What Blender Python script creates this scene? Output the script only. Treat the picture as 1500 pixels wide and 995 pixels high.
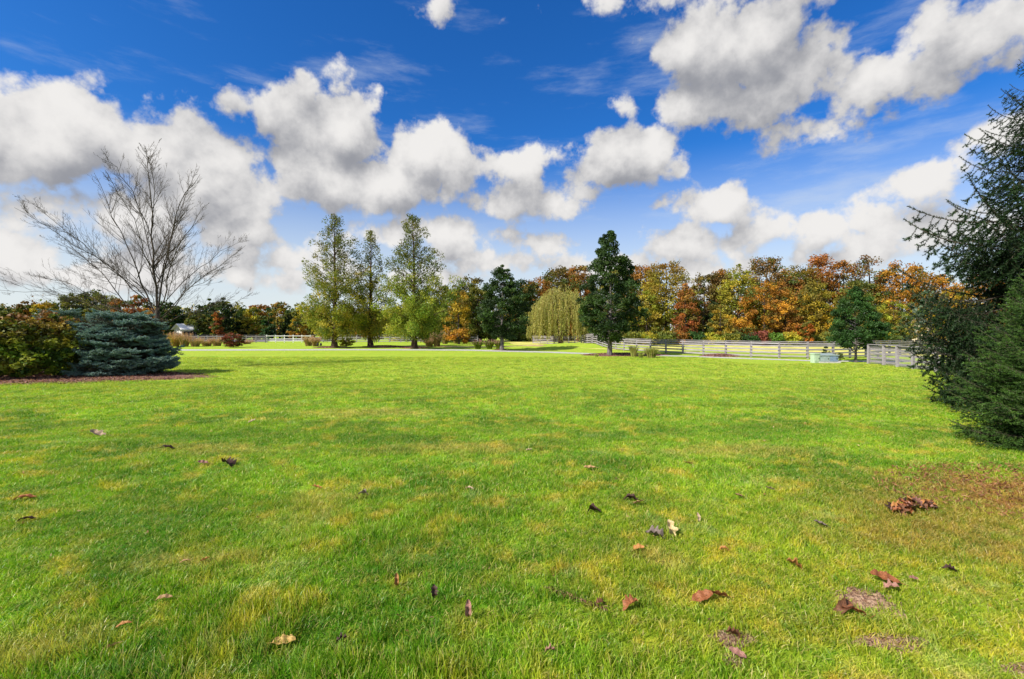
import bpy, math, random
import numpy as np
from math import radians, pi, sin, cos
for o in list(bpy.data.objects): bpy.data.objects.remove(o)
scene = bpy.context.scene
COL = scene.collection
F = 667.0; HOR = 484.0; EYE = 2.0          # focal length in photo pixels, horizon row, eye height
# ------------------------------------------------------------------ camera
cam = bpy.data.cameras.new('camera'); camo = bpy.data.objects.new('camera', cam); COL.objects.link(camo)
cam.sensor_width = 36; cam.lens = 36*F/1500; cam.shift_y = -(497.5-HOR)/1500
cam.clip_start = .05; cam.clip_end = 5000
camo.location = (0, 0, EYE); camo.rotation_euler = (radians(90), 0, 0)
scene.camera = camo
scene.view_settings.view_transform = 'Standard'; scene.view_settings.look = 'None'
scene.view_settings.gamma = 1; scene.view_settings.exposure = 0.85
# ------------------------------------------------------------------ sun
SUN_EL, SUN_AZ = 40.0, -125.0               # azimuth from +Y, clockwise positive; sun behind left
sd = np.array([cos(radians(SUN_EL))*sin(radians(SUN_AZ)), cos(radians(SUN_EL))*cos(radians(SUN_AZ)), sin(radians(SUN_EL))])
sl = bpy.data.lights.new('sun', 'SUN'); sl.energy = 4.3; sl.angle = radians(.6); sl.color = (1, .93, .82)
so = bpy.data.objects.new('sun', sl); COL.objects.link(so); so.location = (0, 0, 60)
from mathutils import Vector, Matrix
so.rotation_euler = Vector(sd).to_track_quat('Z', 'Y').to_euler()
# ------------------------------------------------------------------ node helpers
class G:
    def __init__(s, nt): s.nt = nt
    def n(s, t, **kw):
        nd = s.nt.nodes.new(t)
        for k, v in kw.items(): setattr(nd, k, v)
        return nd
    def link(s, a, b): s.nt.links.new(a, b)
    def put(s, sock, v):
        if hasattr(v, 'is_linked') or isinstance(v, bpy.types.NodeSocket): s.link(v, sock)
        elif v is not None: sock.default_value = v
    def m(s, op, a, b=None, c=None, clamp=False):
        nd = s.n('ShaderNodeMath', operation=op, use_clamp=clamp)
        s.put(nd.inputs[0], a); s.put(nd.inputs[1], b); s.put(nd.inputs[2], c)
        return nd.outputs[0]
    def v(s, op, a, b=None, out=0):
        nd = s.n('ShaderNodeVectorMath', operation=op)
        s.put(nd.inputs[0], a)
        if op == 'SCALE': s.put(nd.inputs['Scale'], b)
        else: s.put(nd.inputs[1], b)
        return nd.outputs[1] if op in ('LENGTH', 'DOT_PRODUCT', 'DISTANCE') else nd.outputs[0]
    def mix(s, f, a, b, blend='MIX'):
        nd = s.n('ShaderNodeMix', data_type='RGBA', blend_type=blend)
        s.put(nd.inputs[0], f); s.put(nd.inputs[6], c4(a)); s.put(nd.inputs[7], c4(b))
        return nd.outputs[2]
    def noise(s, vec, scale, detail=3, rough=.5, out=0, lac=2.0):
        nd = s.n('ShaderNodeTexNoise'); s.put(nd.inputs['Vector'], vec)
        nd.inputs['Scale'].default_value = scale; nd.inputs['Detail'].default_value = detail
        nd.inputs['Roughness'].default_value = rough; nd.inputs['Lacunarity'].default_value = lac
        return nd.outputs[out]
    def ss(s, x, a, b, lo=0.0, hi=1.0):
        nd = s.n('ShaderNodeMapRange', interpolation_type='SMOOTHSTEP')
        s.put(nd.inputs[0], x)
        for i, q in enumerate((a, b, lo, hi)): s.put(nd.inputs[i+1], q)
        return nd.outputs[0]
def c4(c):
    return (*c, 1.0) if isinstance(c, (tuple, list)) and len(c) == 3 else c
# ------------------------------------------------------------------ world: Nishita sky with procedural cumulus
def dirpx(px, py):                                   # direction seen at a photo point -> azimuth, elevation
    u, w = (px-750)/F, (HOR-py)/F
    return math.atan2(u, 1), math.atan2(w, math.hypot(u, 1))
CLOUDS = [(-30,185,150,88),(100,195,130,88),(225,240,120,72),(320,270,95,80),(335,165,48,32),(300,215,70,45),
 (440,185,75,66),(500,195,78,70),(470,250,90,60),(620,225,82,62),(670,245,62,45),(560,270,110,46),(590,205,40,36),
 (30,312,115,40),(170,300,60,25),(10,372,110,38),(210,325,62,42),(350,345,66,32),(400,375,90,22),(250,392,150,26),(120,405,110,22),(480,400,70,22),(620,405,90,20),(760,385,90,22),
 (770,293,88,33),(830,300,40,24),(755,245,44,22),(650,338,70,28),(905,245,78,50),(940,222,46,36),(870,280,60,26),
 (1060,297,72,30),(1122,302,16,11),(1005,356,88,24),(700,378,90,20),(800,358,85,18),(560,345,60,20),
 (1195,328,66,21),(1300,338,100,34),(1370,345,90,40),(1355,260,62,26),(1250,370,120,20),(900,388,110,18),(1020,400,110,16),
 (1075,60,118,82),(1050,150,92,46),(1160,110,100,66),(1210,180,80,34),(1310,120,110,52),(1420,70,120,62),(1510,40,130,60),
 (925,163,24,12),(640,10,26,18),(950,-5,70,14),(1180,-10,130,40),(1480,190,60,30)]
W = bpy.data.worlds.new('World'); scene.world = W; W.use_nodes = True
nt = W.node_tree; nt.nodes.clear(); g = G(nt)
def cloud_group():
    ng = bpy.data.node_groups.new('cloud_density', 'ShaderNodeTree')
    ng.interface.new_socket('v', in_out='INPUT', socket_type='NodeSocketVector')
    ng.interface.new_socket('d', in_out='OUTPUT', socket_type='NodeSocketFloat')
    h = G(ng); gi = h.n('NodeGroupInput'); go = h.n('NodeGroupOutput')
    vec = gi.outputs[0]
    wn = h.noise(vec, 5.0, 2, .5, out=1)
    wv = h.v('SCALE', h.v('SUBTRACT', wn, (.5, .5, .5)), .045)
    p = h.v('NORMALIZE', h.v('ADD', vec, wv))
    sx = h.n('ShaderNodeSeparateXYZ'); h.link(p, sx.inputs[0])
    az = h.m('ARCTAN2', sx.outputs[0], sx.outputs[1]); el = h.m('ARCSINE', sx.outputs[2])
    cb = h.n('ShaderNodeCombineXYZ'); h.link(az, cb.inputs[0]); h.link(el, cb.inputs[1]); q = cb.outputs[0]
    cur = None
    for (px, py, rx, ry) in CLOUDS:
        a, e = dirpx(px, py)
        ra = abs(dirpx(px+rx, py)[0]-dirpx(px-rx, py)[0])/2; re = abs(dirpx(px, py+ry)[1]-dirpx(px, py-ry)[1])/2
        d = h.v('LENGTH', h.v('MULTIPLY', h.v('SUBTRACT', q, (a, e, 0)), (1/ra, 1/re, 0)))
        d = h.m('MULTIPLY', h.m('SUBTRACT', d, 1.0), min(ra, re)/.08)       # signed distance in units of 0.08 rad
        cur = d if cur is None else h.m('SMOOTH_MIN', cur, d, .14)
    # the rest of the sky carries on with the same kind of cumulus
    sq = h.v('MULTIPLY', vec, (1, 1, 2.2))
    gen = h.m('MULTIPLY', h.m('SUBTRACT', .50, h.noise(sq, 2.6, 2, .5)), 14.0)
    side = h.m('MAXIMUM', h.m('SUBTRACT', h.m('ABSOLUTE', az), .93), h.m('SUBTRACT', el, .70))
    gen = h.m('ADD', gen, h.ss(side, 0.0, .12, 5.0, 0.0))
    cur = h.m('SMOOTH_MIN', cur, gen, .25)
    f0 = h.noise(vec, 5.5, 3, .5)
    f1 = h.noise(vec, 15.0, 8, .55)
    f2 = h.noise(vec, 42.0, 5, .6)
    vo = h.n('ShaderNodeTexVoronoi', feature='F1'); vo.inputs['Scale'].default_value = 12.0
    h.link(h.v('ADD', vec, h.v('SCALE', h.v('SUBTRACT', h.noise(vec, 16.0, 4, .6, out=1), (.5, .5, .5)), .10)), vo.inputs['Vector'])
    nz = h.m('ADD', h.m('MULTIPLY', h.m('SUBTRACT', f1, .5), 1.1), h.m('MULTIPLY', h.m('SUBTRACT', f2, .5), .45))
    nz = h.m('ADD', nz, h.m('MULTIPLY', h.m('SUBTRACT', f0, .5), .45))
    nz = h.m('ADD', nz, h.m('MULTIPLY', h.m('SUBTRACT', .42, vo.outputs['Distance']), .75))
    nz = h.m('ADD', nz, .12)
    h.link(h.m('SUBTRACT', nz, cur), go.inputs[0])
    return ng
CG = cloud_group()
def cl(vec):
    nd = g.n('ShaderNodeGroup'); nd.node_tree = CG; g.link(vec, nd.inputs[0]); return nd.outputs[0]
tc = g.n('ShaderNodeTexCoord'); V0 = g.v('NORMALIZE', tc.outputs['Generated'])
sky = g.n('ShaderNodeTexSky', sky_type='NISHITA', sun_disc=False)
sky.sun_elevation = radians(SUN_EL); sky.sun_rotation = radians(SUN_AZ)
sky.air_density = 1.0; sky.dust_density = .6; sky.ozone_density = 3.0
hs = g.n('ShaderNodeHueSaturation'); hs.inputs['Saturation'].default_value = 1.30; hs.inputs['Value'].default_value = 1.0
g.link(sky.outputs[0], hs.inputs['Color'])
sz = g.n('ShaderNodeSeparateXYZ'); g.link(V0, sz.inputs[0]); Z = sz.outputs[2]
base = g.mix(1.0, hs.outputs[0], (.32, .62, .90), 'MULTIPLY')
hz = g.m('POWER', g.ss(Z, -.02, .36, 1.0, 0.0), .80)
base = g.mix(g.m('MULTIPLY', hz, .96), base, (4.5, 4.75, 4.75))
wv_ = g.v('MULTIPLY', V0, (2.0, 2.0, 9.0))
wsp = g.ss(g.noise(wv_, 1.6, 7, .62), .50, .80, 0, .5)
base = g.mix(wsp, base, (3.6, 4.0, 4.5))
d0 = cl(V0); d1 = cl(g.v('NORMALIZE', g.v('ADD', V0, (-.016, 0, .055))))
alpha = g.ss(d0, -.04, .28)
rel = g.m('SUBTRACT', d0, d1)
dn = g.noise(V0, 6.0, 4, .5)
shade = g.m('ADD', g.m('MULTIPLY', rel, .58), .54)
shade = g.m('ADD', shade, g.m('MULTIPLY', g.m('SUBTRACT', dn, .5), 1.0))
shade = g.m('SUBTRACT', shade, g.m('MULTIPLY', g.ss(d0, .8, 3.2), .16))
shade = g.m('ADD', shade, g.ss(Z, .0, .50, .22, -.14))
shade = g.ss(shade, 0.0, 1.05)
ccol = g.mix(shade, (1.75, 1.8, 2.0), (4.85, 4.75, 4.65))
base = g.mix(alpha, base, ccol)
bg = g.n('ShaderNodeBackground'); bg.inputs['Strength'].default_value = .1; g.link(base, bg.inputs['Color'])
wo = g.n('ShaderNodeOutputWorld'); g.link(bg.outputs[0], wo.inputs[0])
W.cycles.sampling_method = 'MANUAL'; W.cycles.sample_map_resolution = 512
# ------------------------------------------------------------------ materials
MAT = {}
def mat(name, build, rough=.8):
    m = bpy.data.materials.new(name); m.use_nodes = True; m.node_tree.nodes.clear()
    h = G(m.node_tree); out = h.n('ShaderNodeOutputMaterial'); h.link(build(h), out.inputs[0]); MAT[name] = m; return m
def pbsdf(h, col, rough=.8, bump=None, bstr=.3, bdist=.02, spec=.3, metal=0):
    b = h.n('ShaderNodeBsdfPrincipled'); h.put(b.inputs['Base Color'], c4(col)); h.put(b.inputs['Roughness'], rough)
    b.inputs['Specular IOR Level'].default_value = spec; b.inputs['Metallic'].default_value = metal
    if bump is not None:
        bn = h.n('ShaderNodeBump'); bn.inputs['Strength'].default_value = bstr; bn.inputs['Distance'].default_value = bdist
        h.link(bump, bn.inputs['Height']); h.link(bn.outputs[0], b.inputs['Normal'])
    return b.outputs[0]
def leafmat(h, trans=.3, sat=1.0):
    a = h.n('ShaderNodeAttribute', attribute_name='tint').outputs['Color']
    b = h.n('ShaderNodeBsdfPrincipled'); h.link(a, b.inputs['Base Color']); b.inputs['Roughness'].default_value = .55
    b.inputs['Specular IOR Level'].default_value = .25
    t = h.n('ShaderNodeBsdfTranslucent'); h.link(h.mix(1.0, a, (1.25, 1.2, .6), 'MULTIPLY'), t.inputs[0])
    mx = h.n('ShaderNodeMixShader'); mx.inputs[0].default_value = trans
    h.link(b.outputs[0], mx.inputs[1]); h.link(t.outputs[0], mx.inputs[2]); return mx.outputs[0]
mat('foliage', lambda h: leafmat(h, .32))
mat('needles', lambda h: leafmat(h, .12))
def bark(c1, c2, sc=9):
    def f(h):
        p = h.n('ShaderNodeTexCoord').outputs['Object']; q = h.v('MULTIPLY', p, (1, 1, .25))
        n = h.noise(q, sc, 6, .65); return pbsdf(h, h.mix(h.ss(n, .35, .65), c1, c2), .9, n, .6, .03)
    return f
mat('bark_dark', bark((.03, .022, .017), (.085, .065, .05)))
mat('bark_grey', bark((.07, .06, .06), (.19, .17, .165)))
mat('bark_brown', bark((.05, .032, .02), (.14, .095, .06)))
mat('bark_redbrown', bark((.035, .02, .016), (.10, .058, .042)))
def wood(c1, c2):
    def f(h):
        p = h.n('ShaderNodeTexCoord').outputs['Object']; r = h.n('ShaderNodeObjectInfo').outputs['Random']
        off = h.n('ShaderNodeCombineXYZ'); h.link(h.m('MULTIPLY', r, 37.0), off.inputs[0]); h.link(h.m('MULTIPLY', r, 11.0), off.inputs[1])
        q = h.v('ADD', h.v('MULTIPLY', p, (1.5, 14, 14)), off.outputs[0])
        n = h.noise(q, 2.2, 6, .65)
        c = h.mix(h.ss(n, .3, .7), c1, c2); c = h.mix(h.m('MULTIPLY', r, .4), c, (.20, .18, .19), 'MIX')
        return pbsdf(h, c, .85, n, .5, .01)
    return f
mat('weathered_wood', wood((.17, .155, .175), (.42, .39, .41)))
mat('dark_weathered_wood', wood((.10, .09, .12), (.30, .27, .31)))
mat('white_paint_wood', wood((.55, .55, .57), (.80, .79, .78)))
LAWN = None
def lawn_group():
    ng = bpy.data.node_groups.new('lawn_colour', 'ShaderNodeTree')
    ng.interface.new_socket('p', in_out='INPUT', socket_type='NodeSocketVector')
    ng.interface.new_socket('c', in_out='OUTPUT', socket_type='NodeSocketColor')
    ng.interface.new_socket('b', in_out='OUTPUT', socket_type='NodeSocketFloat')
    h = G(ng); p = h.v('MULTIPLY', h.n('NodeGroupInput').outputs[0], (1, 1, 0)); go = h.n('NodeGroupOutput')
    def spot(x, y, rx, ry, a=.3, b=1.15):
        w = h.v('SCALE', h.v('SUBTRACT', h.noise(p, 1.3, 4, .6, out=1), (.5, .5, .5)), 1.6)
        d = h.v('LENGTH', h.v('ADD', h.v('MULTIPLY', h.v('SUBTRACT', p, (x, y, 0)), (1/rx, 1/ry, 0)), w))
        return h.ss(d, a, b, 1, 0)
    n1 = h.noise(p, .55, 5, .6); n2 = h.noise(h.v('ADD', p, (31, 7, 0)), 1.9, 5, .62); n3 = h.noise(h.v('ADD', p, (3, 77, 0)), 5.5, 4, .6)
    sx = h.n('ShaderNodeSeparateXYZ'); h.link(p, sx.inputs[0])
    c = h.mix(h.ss(n1, .36, .62), (.065, .225, .008), (.25, .47, .016))            # deep green to fresh green
    yel = h.m('MULTIPLY', h.ss(n2, .50, .66), .85)
    yel = h.m('ADD', yel, h.m('MULTIPLY', h.ss(sx.outputs[0], -.6, 1.6), h.ss(sx.outputs[1], 2.2, 7.5, .5, 0)), clamp=True)
    c = h.mix(yel, c, (.52, .48, .035))                                         # yellowing
    n4 = h.noise(h.v('ADD', p, (53, 17, 0)), 9.0, 4, .65)
    c = h.mix(h.ss(n4, .53, .70, 0, .6), c, (.52, .47, .06)); c = h.mix(h.ss(n4, .48, .34, 0, .65), c, (.055, .20, .008))
    pale = h.m('MULTIPLY', h.ss(h.noise(h.v('ADD', p, (71, 3, 0)), 1.5, 5, .68), .55, .68, 0, .55), h.ss(n3, .35, .6, .3, 1))
    c = h.mix(pale, c, (.38, .54, .22))  # sun glints on the grass, put into the lawn colour as pale spots
    far = h.ss(sx.outputs[1], 7.5, 24)
    c = h.mix(h.m('MULTIPLY', far, .72), c, (.38, .50, .045))                       # mown open lawn, short and pale
    st = h.noise(h.v('MULTIPLY', p, (.10, .75, 1)), 1.0, 4, .6)
    c = h.mix(h.m('MULTIPLY', h.ss(st, .52, .7), h.m('MULTIPLY', far, .5)), c, (.50, .50, .07))
    st2 = h.noise(h.v('MULTIPLY', h.v('ADD', p, (0, 40, 0)), (.16, .9, 1)), 1.0, 4, .6)
    c = h.mix(h.m('MULTIPLY', h.ss(st2, .54, .66), .5), c, (.20, .44, .02))
    # worn straw and brown places
    stra = h.m('MULTIPLY', h.ss(h.m('MULTIPLY', h.m('ADD', n2, n3), .5), .54, .64), .55)
    for s_ in ((-4.9, 7.6, 1.5, .5), (-2.2, 5.1, .6, .9), (-2.6, 3.9, .9, .3), (-3.0, 2.9, .5, .35), (-.9, 7.7, 1.6, .6), (1.3, 4.0, .35, .25), (-3.6, 11.0, 2.0, .9),(3.6,7.5,1.8,.5)):
        stra = h.m('MAXIMUM', stra, h.m('MULTIPLY', h.m('MULTIPLY', spot(*s_), h.ss(n3, .38, .56, .35, 1)), .62))
    c = h.mix(stra, c, (.55, .44, .12))
    for s_ in ((-5.6, 8.6, 2.2, .55), (-3.6, 4.6, 1.6, .8), (-.4, 3.4, .9, .7), (4.9, 9.0, 1.8, .9),(-2.4,8.3,1.6,.5)):
        c = h.mix(h.m('MULTIPLY', spot(*s_), .6), c, (.055, .23, .008))
    br = h.m('MAXIMUM', spot(6.5, 5.6, 2.1, 1.15), h.m('MULTIPLY', spot(5.0, 4.7, 2.3, 1.5), .6))
    br = h.m('MULTIPLY', br, h.ss(n3, .34, .52, .35, 1)); 
    c = h.mix(h.m('MULTIPLY', br, .92), c, (.34, .15, .055))
    og = h.m('MULTIPLY', h.m('MULTIPLY', h.ss(h.noise(h.v('ADD', p, (9, 9, 0)), 2.6, 4, .6), .60, .70), .6), h.ss(sx.outputs[0], -3, 4, .4, 1))
    c = h.mix(og, c, (.40, .20, .02))
    h.link(c, go.inputs[0]); h.link(n3, go.inputs[1]); return ng
LG = lawn_group()
def lawn_col(h):
    nd = h.n('ShaderNodeGroup'); nd.node_tree = LG
    h.link(h.n('ShaderNodeNewGeometry').outputs['Position'], nd.inputs[0]); return nd.outputs[0]
def groundm(h):
    pos = h.n('ShaderNodeNewGeometry').outputs['Position']
    c = lawn_col(h); n = h.noise(pos, 22, 6, .7); nf = h.noise(h.v('MULTIPLY', pos, (1, .45, 1)), 5, 6, .75)
    c = h.mix(h.ss(n, .42, .7, .18, 0), c, (.08, .14, .01)); c = h.mix(h.ss(nf, .45, .75, 0, .55), c, (.42, .50, .08))
    return pbsdf(h, c, .95, h.m('ADD', n, nf), .9, .05, .1)
mat('lawn', groundm)
def bladem(h):
    c = lawn_col(h); r = h.n('ShaderNodeObjectInfo').outputs['Random']
    a = h.n('ShaderNodeAttribute', attribute_name='tint'); sp = h.n('ShaderNodeSeparateColor'); h.link(a.outputs['Color'], sp.inputs[0])
    t, b = sp.outputs[0], sp.outputs[1]          # height along blade, blade random
    v = h.m('ADD', h.m('MULTIPLY', r, .5), h.m('MULTIPLY', b, .75))
    c = h.mix(1.0, c, h.mix(h.m('MULTIPLY', v, .8), (.45, .52, .40), (1.75, 1.6, 1.8)), 'MULTIPLY')
    c = h.mix(h.m('MULTIPLY', h.m('GREATER_THAN', r, .82), .28), c, (.58, .46, .06)); c = h.mix(h.m('MULTIPLY', h.m('LESS_THAN', r, .26), .45), c, (.07, .24, .008))
    c = h.mix(h.m('MULTIPLY', h.m('GREATER_THAN', b, .90), .75), c, (.50, .40, .16))
    c = h.mix(h.ss(t, .55, 1, 0, .22), c, (.50, .48, .07))
    bs = h.n('ShaderNodeBsdfPrincipled'); h.link(c, bs.inputs['Base Color']); bs.inputs['Roughness'].default_value = .42; bs.inputs['Specular IOR Level'].default_value = .35
    tr = h.n('ShaderNodeBsdfTranslucent'); h.link(h.mix(1.0, c, (1.2, 1.25, .6), 'MULTIPLY'), tr.inputs[0])
    mx = h.n('ShaderNodeMixShader'); mx.inputs[0].default_value = .4; h.link(bs.outputs[0], mx.inputs[1]); h.link(tr.outputs[0], mx.inputs[2]); return mx.outputs[0]
mat('grass_blade', bladem)
def mixm(name, c1, c2, sc, lo=.4, hi=.6, bs=.5, bd=.03, rough=.95, c3=None):
    def f(h):
        p = h.n('ShaderNodeNewGeometry').outputs['Position']; n = h.noise(p, sc, 7, .65)
        c = h.mix(h.ss(n, lo, hi), c1, c2)
        if c3: c = h.mix(h.ss(h.noise(p, sc*.13, 4, .6), .5, .62), c, c3)
        return pbsdf(h, c, rough, n, bs, bd, .2)
    return mat(name, f)
mixm('mulch', (.06, .028, .024), (.26, .13, .105), 14)
mixm('soil', (.20, .105, .06), (.44, .29, .19), 22, bd=.02)
mixm('gravel', (.30, .29, .28), (.52, .50, .48), 8, bd=.01, c3=(.36, .38, .36))
mixm('pasture', (.42, .42, .09), (.66, .60, .17), .6, bd=.03, c3=(.30, .40, .05))
mixm('dry_grass', (.28, .19, .09), (.50, .38, .18), 2.5)
mixm('paddock', (.10, .085, .115), (.22, .19, .23), .8)
mixm('siding', (.60, .50, .36), (.68, .58, .43), 3, bs=.1)
mixm('white_siding', (.74, .74, .74), (.82, .81, .79), 3, bs=.1)
mixm('roof_shingle', (.07, .06, .06), (.16, .14, .13), 6)
mixm('window_glass', (.02, .025, .03), (.05, .06, .07), 2, bs=0, rough=.1)
mixm('pedestal_paint', (.34, .46, .33), (.42, .52, .39), 9, bs=.05, rough=.5)
mixm('cabinet_paint', (.22, .29, .29), (.29, .35, .35), 7, bs=.05, rough=.5)
mixm('blue_paint', (.13, .19, .29), (.18, .25, .36), 7, bs=.05, rough=.5)
mixm('concrete', (.35, .34, .32), (.50, .48, .45), 12, bs=.2)
mixm('galvanised_wire', (.35, .34, .37), (.5, .48, .5), 9, rough=.5)
mixm('dark_metal', (.015, .014, .014), (.035, .033, .03), 9, rough=.5)
def dryleaf(h):
    a = h.n('ShaderNodeObjectInfo').outputs['Color']; p = h.n('ShaderNodeTexCoord').outputs['Object']
    n = h.noise(p, 26, 5, .6); c = h.mix(h.ss(n, .35, .7), h.mix(1, a, (.45, .40, .38), 'MULTIPLY'), a)
    b = pbsdf(h, c, .6, n, .4, .004)
    t = h.n('ShaderNodeBsdfTranslucent'); h.link(c, t.inputs[0]); mx = h.n('ShaderNodeMixShader'); mx.inputs[0].default_value = .15
    h.link(b, mx.inputs[1]); h.link(t.outputs[0], mx.inputs[2]); return mx.outputs[0]
mat('dry_leaf', dryleaf)
# ------------------------------------------------------------------ geometry helpers
def gz(x, y): return .50*math.exp(-((x-7.6)/6.5)**2-((y-53.5)/3.8)**2)
def gzv(x, y): return .50*np.exp(-((x-7.6)/6.5)**2-((y-53.5)/3.8)**2)
def wx(px, D): return (px-750)/F*D
def wz(py, D): return EYE-(py-HOR)/F*D
def gp(px, py): D = F*EYE/(py-HOR); return wx(px, D), D
class MB:
    def __init__(s): s.V = []; s.C = []; s.F = []; s.n = 0
    def add(s, V, Fa, col=None):
        V = np.asarray(V, float).reshape(-1, 3); s.V.append(V)
        if col is None: col = (.5, .5, .5)
        col = np.asarray(col, float); col = np.broadcast_to(col, (len(V), 3)) if col.ndim == 1 else col
        s.C.append(col)
        for fa in (Fa if isinstance(Fa, list) else [Fa]):
            s.F.append(np.asarray(fa, np.int64)+s.n)
        s.n += len(V)
    def mesh(s, name, material, smooth=False):
        me = bpy.data.meshes.new(name); V = np.concatenate(s.V); C = np.concatenate(s.C)
        loops = np.concatenate([f.ravel() for f in s.F]); tot = np.concatenate([np.full(len(f), f.shape[1]) for f in s.F])
        st = np.concatenate([[0], np.cumsum(tot)[:-1]])
        me.vertices.add(len(V)); me.vertices.foreach_set('co', V.astype(np.float32).ravel())
        me.loops.add(len(loops)); me.loops.foreach_set('vertex_index', loops.astype(np.int32))
        me.polygons.add(len(tot)); me.polygons.foreach_set('loop_start', st.astype(np.int32)); me.polygons.foreach_set('loop_total', tot.astype(np.int32))
        me.polygons.foreach_set('use_smooth', np.full(len(tot), smooth, bool))
        at = me.attributes.new('tint', 'FLOAT_COLOR', 'POINT')
        at.data.foreach_set('color', np.concatenate([C, np.ones((len(C), 1))], 1).astype(np.float32).ravel())
        me.update(calc_edges=True); me.materials.append(MAT[material]); return me
    def build(s, name, material, parent=None, smooth=False):
        return link(name, s.mesh(name, material, smooth), parent)
def link(name, me, parent=None):
    o = bpy.data.objects.new(name, me); COL.objects.link(o)
    if parent: o.parent = parent
    return o
def thing(name, label, cat, loc=(0, 0, 0), rz=0, group=None):
    o = bpy.data.objects.new(name, None); COL.objects.link(o); o.location = loc; o.rotation_euler = (0, 0, rz)
    o.empty_display_size = .1
    o['label'] = label; o['category'] = cat
    if group: o['group'] = group
    return o
def tag(o, label, cat, group=None, kind=None):
    o['label'] = label; o['category'] = cat
    if group: o['group'] = group
    if kind: o['kind'] = kind
    return o
def tube(mb, P, R, n=5, col=None, cap=False):
    P = np.asarray(P, float); k = len(P); R = np.broadcast_to(np.asarray(R, float), (k,))
    T = np.gradient(P, axis=0); T /= np.linalg.norm(T, axis=1)[:, None]+1e-9
    ref = np.array([0, 0, 1.]) if abs(T[0][2]) < .8 else np.array([1., 0, 0])
    A = np.cross(T, ref); A /= np.linalg.norm(A, axis=1)[:, None]+1e-9; B = np.cross(T, A)
    th = np.arange(n)*2*pi/n
    V = P[:, None]+R[:, None, None]*(np.cos(th)[None, :, None]*A[:, None]+np.sin(th)[None, :, None]*B[:, None])
    i = np.arange(k-1)[:, None]*n; j = np.arange(n)[None]; j2 = (j+1) % n
    Q = np.stack([i+j, i+j2, i+n+j2, i+n+j], -1).reshape(-1, 4)
    mb.add(V.reshape(-1, 3), Q, col)
def box(mb, c, s, col=None, rz=0, bev=0):
    x, y, z = s[0]/2, s[1]/2, s[2]/2
    b = bev
    if b:                                             # bevelled along x: octagonal section
        sec = [(-y+b, -z), (y-b, -z), (y, -z+b), (y, z-b), (y-b, z), (-y+b, z), (-y, z-b), (-y, -z+b)]
        V = np.array([(-x, *q) for q in sec]+[(x, *q) for q in sec], float)
        Q = [np.array([(i, (i+1) % 8, (i+1) % 8+8, i+8) for i in range(8)]), np.array([[7, 6, 5, 4, 3, 2, 1, 0]]), np.array([[8, 9, 10, 11, 12, 13, 14, 15]])]
    else:
        V = np.array([(a*x, d*y, e*z) for a in (-1, 1) for d in (-1, 1) for e in (-1, 1)], float)
        Q = np.array([(0, 1, 3, 2), (4, 6, 7, 5), (0, 4, 5, 1), (2, 3, 7, 6), (0, 2, 6, 4), (1, 5, 7, 3)])
    if rz: V = V @ np.array([[cos(rz), sin(rz), 0], [-sin(rz), cos(rz), 0], [0, 0, 1]])
    mb.add(V+np.array(c, float), Q, col)
def unit(rng, n, up=0.0):
    v = rng.normal(size=(n, 3)); v[:, 2] += up; return v/np.linalg.norm(v, axis=1)[:, None]
def leaves(mb, rng, P, size, col, aspect=.6, up=.5, axis=None, fold=.0):
    n = len(P)
    if n == 0: return
    N = unit(rng, n, up)
    T = unit(rng, n) if axis is None else axis+.3*rng.normal(size=(n, 3))
    T = T-N*(T*N).sum(1)[:, None]; T /= np.linalg.norm(T, axis=1)[:, None]+1e-9; B = np.cross(N, T)
    L = (np.asarray(size)*rng.uniform(.7, 1.3, n))[:, None]/2; Wd = L*aspect
    mid = P+N*L*.25
    V = np.stack([P-T*L, mid+B*Wd, P+T*L, mid-B*Wd], 1).reshape(-1, 3)
    mb.add(V, np.arange(n*4).reshape(n, 4), np.repeat(col, 4, 0))
def pal(rng, P, n, j=.16):
    P = np.array(P, float); k = rng.integers(0, len(P), n); c = P[k]*rng.uniform(1-j, 1+j, (n, 1))*rng.uniform(.93, 1.07, (n, 3)); return c
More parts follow.
